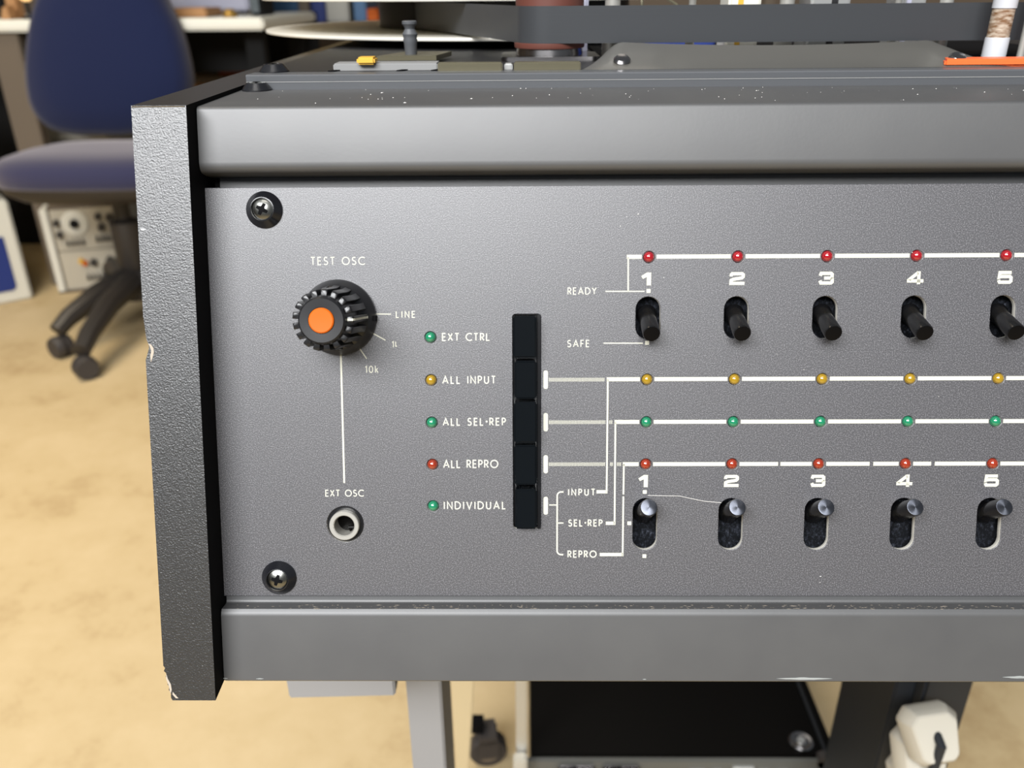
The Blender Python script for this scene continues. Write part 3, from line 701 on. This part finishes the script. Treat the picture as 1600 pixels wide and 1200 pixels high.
# castor
cc = onz(762, 1168, .022); cc.y -= .02
cs = part('castor', B().lathe([(.0200, -.009), (.022, -.006), (.022, .006), (.0200, .009)], 28, Matrix.Rotation(PI / 2, 4, 'Y') ), M['rubber'], rec, TR(cc.x, cc.y + .02, .0222, math.radians(98)), label='dark rubber castor')
part('castor_hub', B().lathe([(.012, -.0105), (.013, .0), (.012, .0105)], 20, Matrix.Rotation(PI / 2, 4, 'Y')), M['beige'], cs, TR(cc.x, cc.y + .02, .0222, math.radians(98)))
part('castor_fork', B().box(-.014, .014, -.010, .010, .042, .052).box(-.014, -.011, -.012, .012, .02, .045).box(.011, .014, -.012, .012, .02, .045), M['rubber'], cs, TR(cc.x, cc.y + .02, 0, math.radians(98)))
part('base_bar', vbox(l1.x - .0, cc.x - .004, cc.y + .012, cc.y + .028, .053, .066), M['blackmatte'], rec)

# ================================================================== REEL AND TAPE
RCX, RCY, RRR = -.0100, .534, .136
ZR0 = .7988
reel = thing('tape_reel', 'bright aluminium tape reel standing above the dark deck', 'reel', (RCX, RCY, ZR0 - .0004))
wins = []
for k in range(3):
    a0 = 120 * k + 20
    wins.append([(math.cos(math.radians(a0 + t)) * .062, math.sin(math.radians(a0 + t)) * .062) for t in range(0, 61, 6)] + [(math.cos(math.radians(a0 + t)) * .038, math.sin(math.radians(a0 + t)) * .038) for t in range(60, -1, -10)])
fl_me = flat(circ(0, 0, RRR, 160), wins, .0014, .0003, M['flange'], 'flange')
part('flange', fl_me, None, reel, TR(RCX, RCY, ZR0 + .0010))
part('flange', fl_me, None, reel, TR(RCX, RCY, ZR0 + .0172))
part('hub', B().lathe([(.030, .001), (.030, .0160)], 40), M['alu'], reel, TR(RCX, RCY, ZR0))
part('tape_pack', B().lathe([(.031, .0013), (.0725, .0013), (.0725, .0150), (.031, .0150)], 120, cap=False), M['pack'], reel, TR(RCX, RCY, ZR0), label='dark wound tape between the flanges')
part('reel_table', B().lathe([(.045, ZD), (.045, ZD + .002), (.04, ZR0 - .0006)], 48), M['deck'], rec, TR(RCX, RCY, 0))
# ribbon
TZ0, TZ1 = .8010, .8137
pts = [(-.056, .479), (-.0420, .447)]
for k in range(0, 13):
    a = math.radians(195 + k * 75 / 12); pts.append((RX + .01300 * math.cos(a), RY + .01300 * math.sin(a)))
pts += [(.06, .3330), (.12, .3330), (.18, .3331), (XR + .01, .3332)]
b = B(); vs = []
for i, (x, y) in enumerate(pts):
    d = Vector(pts[min(i + 1, len(pts) - 1)]) - Vector(pts[max(i - 1, 0)]); d.normalize(); nn = Vector((d.y, -d.x)) * .00007
    vs += [(x - nn.x, y - nn.y, TZ0), (x + nn.x, y + nn.y, TZ0), (x + nn.x, y + nn.y, TZ1), (x - nn.x, y - nn.y, TZ1)]
fs = []
for i in range(len(pts) - 1):
    for j in range(4): fs.append((i * 4 + j, i * 4 + (j + 1) % 4, i * 4 + 4 + (j + 1) % 4, i * 4 + 4 + j))
single('magnetic_tape', B().add(vs, fs), M['tape'], 'wide dark magnetic tape stretched from the brown roller past the heads', 'tape', smooth=60)

# ---- dust and lint
def flecks(name, n, fn, mt, label, cat, seed, rmin=.00006, rmax=.00022):
    random.seed(seed); b = B()
    for k in range(n):
        c, nx, ny = fn(); r = random.uniform(rmin, rmax); L = random.choice((1, 1, 1, 2.2)); a = random.random() * PI
        d1 = nx * math.cos(a) + ny * math.sin(a); d2 = ny * math.cos(a) - nx * math.sin(a); nn = nx.cross(ny)
        b.add([c + d1 * r * L, c + d2 * r, c - d1 * r * L, c - d2 * r, c + nn * r * .8], [(0, 1, 4), (1, 2, 4), (2, 3, 4), (3, 0, 4), (3, 2, 1, 0)])
    single(name, b, mt, label, cat, kind='stuff', smooth=0)
M['dust'] = mat('dust', (0.75, 0.73, 0.68), 0.8)
X_, Y_ = Vector((1, 0, 0)), Vector((0, 1, 0))
flecks('dust', 100, lambda: (Vector((random.uniform(-.088, .25), random.uniform(.248, YB - .001), ZB)), X_, Y_), M['dust'], 'pale dust specks lying on the upper bezel ledge', 'dust', 5)
flecks('dust', 26, lambda: (pl(random.uniform(10, 150), random.uniform(-93, 26), 0.01), UX, UP), M['dust'], 'sparse pale dust specks clinging to the control panel', 'dust', 9, .00005, .00014)
lt = [pl(*pan(x, y, .1), .12) for x, y in ((1012, 774), (1030, 774.5), (1062, 775), (1080, 779), (1100, 783), (1127, 785.5))]
single('lint_thread', B().tube(lt, .00006, 5), M['dust'], 'fine pale lint thread between the first two lower levers', 'thread')

# ================================================================== UNDER THE MACHINE
ZK = .15
k0 = onz(829, 1181, ZK); k1_ = onz(1302, 1181, ZK); k2_ = onz(1266, 1063, ZK)
KX0, KX1, KY = k0.x, (k1_.x + k2_.x) / 2, k0.y
rack = thing('rack_unit', 'black rack audio unit on the floor under the recorder', 'audio unit', ((KX0 + KX1) / 2, KY + .15, 0))
part('case', vbox(KX0, KX1, KY, KY + .30, .012, ZK), M['rackblack'], rack, bev=.0015)
fp = part('front_plate', vbox(KX0 - .004, KX1 + .002, KY - .005, KY, .014, ZK - .001), M['rackgrey'], rack, bev=.0008)
for sx in (KX0 + .03, KX1 - .03):
    for sy in (KY + .03, KY + .27): part('foot', B().lathe([(.012, 0), (.014, .012)], 16), M['rubber'], rack, TR(sx, sy, 0))
p = onz(1251, 1160, ZK)
kn = part('top_fixing', B().lathe([(.0115, 0), (.0118, .002), (.010, .0035), (.0075, .003), (.0070, .0015)], 30), M['darksilver'], rack, TR(p.x, p.y, ZK), label='ringed metal fixing on the lid'); part('fixing_screw', B().lathe([(.004, .001), (.0035, .0045)], 16), M['alu'], kn, TR(p.x, p.y, ZK))
part('edge_strip', vbox(KX1 - .012, KX1 - .009, KY + .002, KY + .296, ZK, ZK + .002), M['stand_black'], rack)
p = onz(1290, 1186, ZK); part('corner_foot', B().lathe([(.008, -.006), (.008, .003)], 16, Matrix.Rotation(PI / 2, 4, 'X')), M['rubber'], rack, TR(p.x, KY - .002, ZK - .004))
for x0p in (870, 940):
    a = ony(x0p, 1187, KY - .005); c = ony(x0p + 62, 1187, KY - .005); o = part('connector', B().box(a.x, c.x, KY - .011, KY - .005, ZK - .034, ZK - .004), M['darksilver'], rack, bev=.003, label='metal connector shell')
    for q_ in (.25, .72): part('connector_post', B().lathe([(.0055, -.012), (.0055, -.005)], 16, Matrix.Rotation(-PI / 2, 4, 'X')), M['alu'], o, TR(a.x + (c.x - a.x) * q_, KY - .016, ZK - .018))
for px, wd in ((1078, 25), (1112, 18), (1145, 34), (1185, 20), (1215, 18), (1256, 30)):
    a = ony(px, 1195, KY - .005); c = ony(px + wd, 1195, KY - .005); part('front_tab', B().box(a.x, c.x, KY - .008, KY - .004, ZK - .030, ZK - .012 + (.005 if px == 1145 else 0)), M['alu'], rack, bev=.001)

# mains plugs on a socket strip fixed to the charcoal leg
sx = ony(1452, 1150, BY).x
strip = thing('socket_strip', 'black mains socket strip fixed to the charcoal stand leg', 'socket strip', (sx, BY - .006, .30))
part('strip_body', B().box(sx - .020, sx + .012, BY - .012, BY, .30, .60), M['stand_black'], strip, bev=.002)
def plug(cx, cy, cz, rot, lab, sc_=1.0, grp='mains plugs'):
    Mw = Matrix.Translation((cx, cy, cz)) @ rot @ Matrix.Scale(sc_, 4)
    t = link('mains_plug', None, None, Mw); t['label'] = lab; t['category'] = 'plug'; t['group'] = grp
    out = [(-.021, .018), (-.014, .026), (.014, .026), (.021, .018), (.017, -.012), (.012, -.017), (-.012, -.017), (-.017, -.012)]
    b = B(); n = len(out); vs = [(x, z, 0) for x, z in out] + [(x, z, .010) for x, z in out] + [(x * .78, z * .78 + .001, .018) for x, z in out]
    fs = [tuple(range(n))[::-1], tuple(range(2 * n, 3 * n))]
    for i in range(2):
        for j in range(n): fs.append((i * n + j, i * n + (j + 1) % n, i * n + n + (j + 1) % n, i * n + n + j))
    part('plug_body', b.add(vs, fs), M['plug'], t, Mw, bev=.0007)
    part('pin', B().box(-.002, .002, .006, .012, -.015, 0), M['brass'], t, Mw)
    for s in (-1, 1): part('pin', B().box(s * .009 - .003, s * .009 + .003, -.008, -.005, -.012, 0), M['brass'], t, Mw)
    return t, Mw
p = ony(1449, 1152, BY - .036); rx = Matrix.Rotation(math.radians(58), 4, 'X') @ Matrix.Rotation(math.radians(9), 4, 'Z')
t1, M1 = plug(p.x, p.y, p.z, rx, 'upper white mains plug with a black cable, in front of the charcoal leg', .86)
p2_ = ony(1430, 1186, BY - .030); t2, M2 = plug(p2_.x, p2_.y, p2_.z, rx @ Matrix.Rotation(math.radians(-14), 4, 'Z'), 'second white mains plug, partly under the upper plug', .86)
p3_ = ony(1425, 1226, BY - .028); t3, M3 = plug(p3_.x, p3_.y, p3_.z, rx @ Matrix.Rotation(math.radians(-10), 4, 'Z'), 'lowest white mains plug, cut by the bottom of the frame', .86)
cpt = ony(1471, 1166, BY - .052)
single('mains_cable', B().tube([cpt + Vector((0, .008, .002)), cpt, cpt + Vector((-.0015, -.001, -.02)), cpt + Vector((-.003, .004, -.08)), Vector((cpt.x - .005, cpt.y + .03, .25)), Vector((cpt.x - .01, cpt.y + .05, .05)), Vector((cpt.x - .03, cpt.y + .10, .006)), Vector((cpt.x + .1, cpt.y + .2, .005))], .0030, 12), M['stand_black'], 'black cable dropping from the upper white plug', 'cable')

# ================================================================== BACKGROUND
# office chair
HX, HY = -1.03, 2.12
chair = thing('office_chair', 'navy blue office swivel chair standing before the cream bench', 'chair', (HX, HY, 0))
def rings(b, outline, cen, axis_d, prof, Mx=None):      # stacked scaled copies of an outline: (scale, offset)
    vs = []; fs = []; n = len(outline)
    for s, dd in prof:
        for p in outline: vs.append(cen + (p - cen) * s + axis_d * dd)
    for i in range(len(prof) - 1):
        for j in range(n): fs.append((i * n + j, i * n + (j + 1) % n, i * n + n + (j + 1) % n, i * n + n + j))
    fs += [tuple(range(n))[::-1], tuple(range(len(prof) * n - n, len(prof) * n))]
    return b.add(vs, fs)
def smoothloop(pts, n=4):
    out = []; N = len(pts)
    for i in range(N):
        p0, p1, p2, p3 = pts[i - 1], pts[i], pts[(i + 1) % N], pts[(i + 2) % N]
        for k in range(n):
            t = k / n; out.append(.5 * ((2 * p1) + (p2 - p0) * t + (2 * p0 - 5 * p1 + 4 * p2 - p3) * t * t + (3 * p1 - p0 - 3 * p2 + p3) * t ** 3))
    return out
BYc = 2.36
bp = [(160, 213), (200, 213), (248, 204), (283, 178), (297, 135), (290, 85), (278, 45), (262, 10), (238, -40), (205, -75), (155, -88), (108, -72), (75, -35), (56, 0), (45, 45), (40, 95), (42, 140), (52, 175), (78, 202), (118, 212)]
ol = smoothloop([ony(x, y, BYc) for x, y in bp], 4); cen = sum(ol, Vector()) / len(ol)
prof = [(.90, .055), (.985, .045), (1.0, .02), (.99, .0), (.95, -.022), (.86, -.036), (.6, -.048), (.25, -.052)]
part('backrest', rings(B(), ol, cen, Vector((0, 1, 0)), prof), M['blue_fabric'], chair, smooth=60)
zs_ = ony(160, 250, HY).z
seat_o = []
sl = ony(20, 264, HY).x
hw = .25; scx = sl + hw
for k in range(40):
    a = 2 * PI * k / 40; c_, s_ = math.cos(a), math.sin(a)
    seat_o.append(Vector((scx + hw * abs(c_) ** .55 * (1 if c_ > 0 else -1), HY - .01 + .185 * abs(s_) ** .6 * (1 if s_ > 0 else -1), zs_)))
cen2 = Vector((scx, HY - .01, zs_))
part('seat', rings(B(), seat_o, cen2, Vector((0, 0, 1)), [(.94, -.040), (.985, -.032), (1.0, -.012), (.975, .006), (.9, .020), (.7, .030), (.35, .033)]), M['seat_fabric'], chair, smooth=60)
part('seat_shell', rings(B(), seat_o, cen2, Vector((0, 0, 1)), [(.55, -.085), (.8, -.075), (.93, -.055), (.955, -.038)]), M['chairplastic'], chair, smooth=60)
part('gas_column', B().lathe([(.024, .13), (.028, .15), (.038, .17), (.038, .28), (.024, .285), (.018, .29), (.018, zs_ - .07)], 24), M['chairplastic'], chair, TR(scx + .03 if False else HX, HY, 0))
part('back_upright', B().tube([(HX, HY + .05, zs_ - .07), (HX, BYc + .07, zs_ - .07), (HX + .005, BYc + .085, zs_ + .05), (cen.x, BYc + .06, cen.z - .05)], .022, 10), M['chairplastic'], chair)
b1 = onz(130, 560, .05); b2 = onz(92, 528, .05)
a1 = math.atan2(b1.y - HY, b1.x - HX)
part('base_hub', B().lathe([(.045, .075), (.05, .12), (.035, .15)], 24), M['chairplastic'], chair, TR(HX, HY, 0))
RB = .33
for k in range(5):
    a = a1 + 2 * PI * k / 5
    ex, ey = HX + RB * math.cos(a), HY + RB * math.sin(a)
    if k == 0: ex, ey = b1.x, b1.y
    if k == 4: ex, ey = b2.x, b2.y
    arm = part('base_leg', B().tube([(HX + .03 * math.cos(a), HY + .03 * math.sin(a), .125), (HX + .5 * (ex - HX), HY + .5 * (ey - HY), .118), (HX + .85 * (ex - HX), HY + .85 * (ey - HY), .090), (ex, ey, .068)], [.032, .028, .023, .020], 10), M['chairplastic'], chair)
    cs = part('castor', B().lathe([(.024, -.022), (.028, -.012), (.028, -.004), (.02, -.003), (.02, .003), (.028, .004), (.028, .012), (.024, .022)], 20, Matrix.Rotation(PI / 2, 4, 'Y')), M['rubber'], chair, TR(ex, ey, .0282, a + .7))

# bench
BE = 2.42                                       # its front edge
zt = ony(300, 29, BE).z
bench = thing('workbench', 'long cream topped workbench behind the blue chair', 'workbench', (-1.9, 2.75, 0))
bx1 = ony(411, 36, BE).x; bx0 = -3.3
part('worktop', B().box(bx0, bx1, BE, 3.05, zt - .030, zt), M['bench'], bench, bev=.006)
xm = ony(250, 100, 2.9).x; part('underbench_dark_board', B().box(bx0 + .02, xm, 2.90, 2.92, 0, zt - .03), M['dark'], bench); part('underbench_dark_board', B().box(xm, bx1 - .06, 2.62, 2.64, .60, zt - .03), M['dark'], bench)  # left board is added to stand in for the shade under the bench
for px, yy in ((25, 2.44), (402, 2.95), (402, 2.50)):
    q = ony(px, 150, yy)
    if px == 25: part('bench_leg', B().box(q.x - .035, q.x + .045, yy, yy + .04, 0, zt - .03), M['beige'], bench, bev=.003, label='beige bench leg')
    else: part('bench_leg', B().box(bx1 - .08, bx1 - .03, yy, yy + .05, 0, zt - .03), M['dark'], bench, bev=.003)
part('dark_enclosure_board', B().box(bx0, bx1, 3.05, 3.07, 0, zt), M['dark'], bench)  # added to enclose the space under the bench and keep it dark
# things on the bench
def onbench(name, px0, px1, ytop, y, dep, mt, label, cat, bev=.004, base=zt):
    a = ony(px0, 20, y); c = ony(px1, 20, y); t_ = ony((px0 + px1) / 2, ytop, y).z
    return single(name, B().box(a.x, c.x, y, y + dep, base, t_), mt, label, cat, bev=bev)
onbench('cardboard_box', 268, 322, 12.5, 2.52, .14, M['cardboard'], 'flat brown cardboard box on the bench, right of the chair', 'box')
q = ony(359, 22, 2.50); single('brass_knob', B().lathe([(.018, 0), (.021, .006), (.017, .016), (.010, .022)], 24), M['brass'], 'small brass knob on the bench near its right end', 'knob', TR(q.x, 2.50, zt))
inst = thing('bench_instrument', 'lilac grey instrument case at the back of the bench', 'instrument', (ony(330, 5, 2.72).x, 2.85, zt))
a = ony(262, 5, 2.72).x; c = ony(388, 5, 2.72).x
part('case', B().box(a, c, 2.72, 2.98, zt + .012, zt + .26), M['lilac'], inst, bev=.006)
for fx in (a + .03, c - .03): part('foot', B().lathe([(.012, 0), (.012, .012)], 14), M['rubber'], inst, TR(fx, 2.76, zt))
part('handle', B().tube([(a + .05, 2.72, zt + .07), (a + .05, 2.695, zt + .07), (c - .05, 2.695, zt + .07), (c - .05, 2.72, zt + .07)], .006, 8), M['alu'], inst)
spk = thing('black_speaker', 'dark ribbed box at the right end of the bench', 'speaker', (ony(397, 5, 2.60).x, 2.66, zt))
a = ony(390, 5, 2.60).x; c = ony(407, 5, 2.60).x
part('case', B().box(a, c, 2.60, 2.74, zt, zt + .24), M['dark'], spk, bev=.004)
for k in range(4): part('rib', B().box(a + .004 + k * (c - a - .008) / 4, a + .007 + k * (c - a - .008) / 4, 2.596, 2.601, zt + .01, zt + .23), M['tangle'], spk)
# left group on the bench
a = ony(-8, 30, 2.50); 
single('wooden_block', B().box(ony(14, 30, 2.52).x, ony(30, 30, 2.52).x, 2.52, 2.56, zt, zt + .16), M['cardboard'], 'upright tan wooden block on the bench, left of the chair', 'block', bev=.003)
single('wooden_wedge', B().prism([(ony(4, 30, 2.47).x, zt), (ony(20, 30, 2.47).x, zt), (ony(17, 30, 2.47).x, zt + .035), (ony(10, 30, 2.47).x, zt + .03)], 2.46, 2.50, 'y'), M['cardboard'], 'small tan wedge on the bench in front of the upright block', 'wedge', bev=.002)
single('black_bottle', B().lathe([(.018, 0), (.019, .02), (.019, .11), (.012, .14), (.010, .17)], 20), M['dark'], 'slim black bottle on the bench at the far left', 'bottle', TR(ony(6, 30, 2.60).x, 2.60, zt))
M['lampglow'] = mat('warm_lamp', (0.9, 0.6, 0.25), 0.5, emis=((1.0, 0.62, 0.25), 1.1))
q = ony(41, 0, 2.50); lam = thing('bench_lamp', 'small warm glowing lamp on the bench beside the chair back', 'lamp', (q.x, 2.50, zt))
part('base', B().lathe([(.02, 0), (.02, .006), (.004, .008), (.004, .045)], 20), M['dark'], lam, TR(q.x, 2.50, zt)); part('bulb', B().lathe([(.008, .045), (.019, .056), (.022, .07), (.017, .085), (.006, .092)], 20), M['lampglow'], lam, TR(q.x, 2.50, zt), label='glowing bulb')
# cables under the bench, at left
random.seed(11)
for k, lab in enumerate(('grey cable loop hanging under the bench, nearest the chair', 'grey cable loop hanging under the bench, middle of three', 'grey cable loop hanging under the bench at the frame edge')):
    cx = ony(30 - k * 14, 75, 2.47).x; pts = []
    for j in range(9):
        t = j / 8; pts.append((cx - .05 + .10 * t, 2.47 + k * .026 + .002 * math.sin(3 * t + k), zt - .046 - .075 * math.sin(PI * t) - .012 * math.sin(7 * t + k)))
    single('hanging_cable', B().tube(pts, .011, 8), M['tangle'], lab, 'cable', group='grey cables under the bench')
# orange box and brown crate under the bench
p = ony(342, 118, 2.85); p_ = ony(384, 80, 2.85)
single('orange_box', B().box(p.x, p_.x, 2.85, 2.97, p.z, p_.z), M['orange'], 'dark orange box on the brown crate under the bench', 'box', bev=.004)
cr = thing('wooden_crate', 'brown wooden crate under the bench behind the recorder', 'crate', (p.x, 2.85, 0))
part('crate_body', B().box(ony(232, 118, 2.80).x, ony(420, 118, 2.80).x, 2.80, 3.0, 0, p.z - .0), M['beige'], cr, bev=.004)
part('crate_rail', B().box(ony(232, 118, 2.80).x, ony(420, 118, 2.80).x, 2.79, 2.80, p.z - .06, p.z - .02), M['cardboard'], cr, bev=.002)

# test instrument under the bench, front face turned a little
fl = onz(100, 457, 0); fr = onz(202, 447, 0)
ti_d = (fr - fl); ti_w = ti_d.length; ang = math.atan2(ti_d.y, ti_d.x)
TIM = TR(fl.x, fl.y, 0, ang)
hh = .215
for z_ in (0.12, .30, .02):
    pass
topz = ony(75, 328, (onz(100, 457, 0).y)).z
ti = thing('test_instrument', 'beige test instrument with a white dial, on the floor under the chair', 'instrument', (fl.x, fl.y, 0))
W_ = ti_w; H_ = topz
part('case', B().box(0, W_, .008, .16, .0, H_, TIM), M['beige'], ti, bev=.003)
part('side_strip', B().box(-.012, .008, -.006, .16, .0, H_ + .002, TIM), M['white'], ti, bev=.003)
lo = part('lower_faceplate', B().box(.012, W_, 0, .008, .006, H_ * .49, TIM), M['gear'], ti, bev=.002)
uf = part('upper_faceplate', B().box(.012, W_, 0, .008, H_ * .50, H_ - .004, TIM), M['gear'], ti, bev=.002)
dl = part('dial', B().lathe([(.036, 0), (.036, .004), (.030, .006), (.015, .006)], 32, Matrix.Rotation(PI / 2, 4, 'X')), M['white'], uf, TIM @ Matrix.Translation((W_ * .40, 0, H_ * .82)), label='white ring dial')
part('dial_knob', B().lathe([(.013, .004), (.012, .016)], 20, Matrix.Rotation(PI / 2, 4, 'X')), M['dark'], ti, TIM @ Matrix.Translation((W_ * .40, 0, H_ * .82)))
for fx, fz, r in ((.14, .84, .010), (.15, .70, .010), (.76, .88, .010), (.78, .75, .011), (.93, .86, .012), (.55, .34, .011), (.80, .35, .012)):
    part('knob', B().lathe([(r, 0), (r * .9, .014)], 16, Matrix.Rotation(PI / 2, 4, 'X')), M['chairplastic'], ti, TIM @ Matrix.Translation((W_ * fx, 0, H_ * fz)))
for fx0, fz, n_ in ((.24, .60, 4), (.68, .62, 4), (.42, .17, 4), (.80, .18, 3)):
    for k in range(n_): part('switch', B().prism([(-.005, -.008), (.005, -.008), (.0, .010)], -.010, 0, 'y'), M['chairplastic'], ti, TIM @ Matrix.Translation((W_ * (fx0 + k * .075), 0, H_ * fz)))
part('terminal', B().lathe([(.008, 0), (.007, .014)], 14, Matrix.Rotation(PI / 2, 4, 'X')), M['yellow2'], ti, TIM @ Matrix.Translation((W_ * .37, 0, H_ * .37)), label='yellow terminal')
part('terminal', B().lathe([(.008, 0), (.007, .014)], 14, Matrix.Rotation(PI / 2, 4, 'X')), M['orange'], ti, TIM @ Matrix.Translation((W_ * .42, 0, H_ * .34)), label='orange terminal')
part('bottom_ledge', B().box(-.012, W_, -.010, .0, .0, .006, TIM), M['beige'], ti, bev=.002)

pa = ony(70, 215, 2.60).x; pc_ = ony(172, 215, 2.60).x
ped = thing('drawer_pedestal', 'pale grey drawer pedestal under the bench, behind the chair seat', 'drawer unit', ((pa + pc_) / 2, 2.72, 0))
part('pedestal_body', B().box(pa, pc_, 2.61, 2.86, 0, .60), M['palegrey'], ped, bev=.004)
for z0_, z1_ in ((.03, .21), (.22, .40), (.41, .59)):
    d_ = part('drawer', B().box(pa + .006, pc_ - .006, 2.598, 2.61, z0_, z1_), M['palegrey'], ped, bev=.003); part('drawer_handle', B().box((pa + pc_) / 2 - .04, (pa + pc_) / 2 + .04, 2.588, 2.598, z1_ - .035, z1_ - .025), M['alu'], d_)

# blue and white case at the left edge
gr = onz(53, 466, 0); gl = onz(-60, 488, 0); d_ = gr - gl; an = math.atan2(d_.y, d_.x); wd = d_.length
CM = TR(gl.x, gl.y, 0, an); ch = ony(30, 312, gr.y).z
bc = thing('equipment_case', 'white framed case with a deep blue front at the left edge', 'case', (gl.x, gl.y, 0))
part('case_body', B().box(0, wd, .012, .40, 0, ch, CM), M['palegrey'], bc, bev=.006)
part('front_frame', B().prism([(0, 0), (wd, 0), (wd, ch), (0, ch)], 0, .012, 'y', CM), M['white'], bc, bev=.006)
part('blue_front', B().prism([(.02, .035), (wd - .045, .035), (wd - .035, .045), (wd - .035, ch * .66), (.02, ch * .66)], -.003, .004, 'y', CM), M['blue'], bc, bev=.001, label='deep blue front panel')
part('badge', B().box(wd * .42, wd * .58, -.003, .004, ch * .86, ch * .89, CM), M['blue'], bc)
c2 = ony(20, 300, gr.y + .05)
pc = thing('grey_cabinet', 'pale grey cabinet stacked on the white and blue case', 'cabinet', (c2.x, c2.y, ch))
part('cabinet_body', B().box(wd * .25, wd - .035, .03, .36, ch, ch + .27, CM), M['palegrey'], pc, bev=.012)
part('cabinet_door', B().box(wd * .30, wd - .06, .022, .03, ch + .03, ch + .25, CM), M['white'], pc, bev=.003)

# shelf unit with blue bins, right of the bench, seen under the reel
sh = thing('shelf_unit', 'grey metal shelf unit against the back wall, right of the bench', 'shelf', (-.1, 3.4, 0))
zsx = ony(500, 36, 3.3).z
part('shelf_board', B().box(-.85, 1.6, 3.3, 3.75, zsx - .03, zsx), M['beige'], sh, bev=.003)
part('shelf_board', B().box(-.85, 1.6, 3.3, 3.75, .12, .15), M['beige'], sh, bev=.003)
for px in (475, 1200): 
    q = ony(px, 10, 3.28); part('shelf_post', B().box(q.x - .018, q.x + .018, 3.27, 3.30, 0, 1.5), M['beige'], sh, bev=.002)
for k, (p0, p1, mt, lab, dz) in enumerate(((414, 466, 'blue3', 'blue storage bin on the shelf, left of the beige post', .22), (484, 508, 'blue', 'dark blue storage bin on the shelf, right of the beige post', .20), (510, 545, 'palegrey', 'grey storage bin on the shelf between the blue bins', .22), (553, 572, 'blue3', 'narrow blue storage bin on the shelf beside the orange bin', .24), (568, 590, 'orange', 'orange storage bin on the shelf beside the tape pack', .045))):
    a = ony(p0, 20, 3.33); c = ony(p1, 20, 3.33); yb_ = 3.33 + (.0 if k < 4 else -.0)
    if k == 4: a = Vector((ony(553 + 20, 20, 3.33).x, 0, 0))
    t_ = thing('storage_bin', lab, 'bin', ((a.x + c.x) / 2, 3.45, zsx), group='bins on the shelf')
    part('bin_body', B().box(a.x, c.x, 3.33, 3.62, zsx, zsx + dz), M[mt], t_, bev=.006)
    part('bin_lip', B().box(a.x + .003, c.x - .003, 3.322, 3.33, zsx + dz * .75, zsx + dz), M[mt], t_, bev=.002)
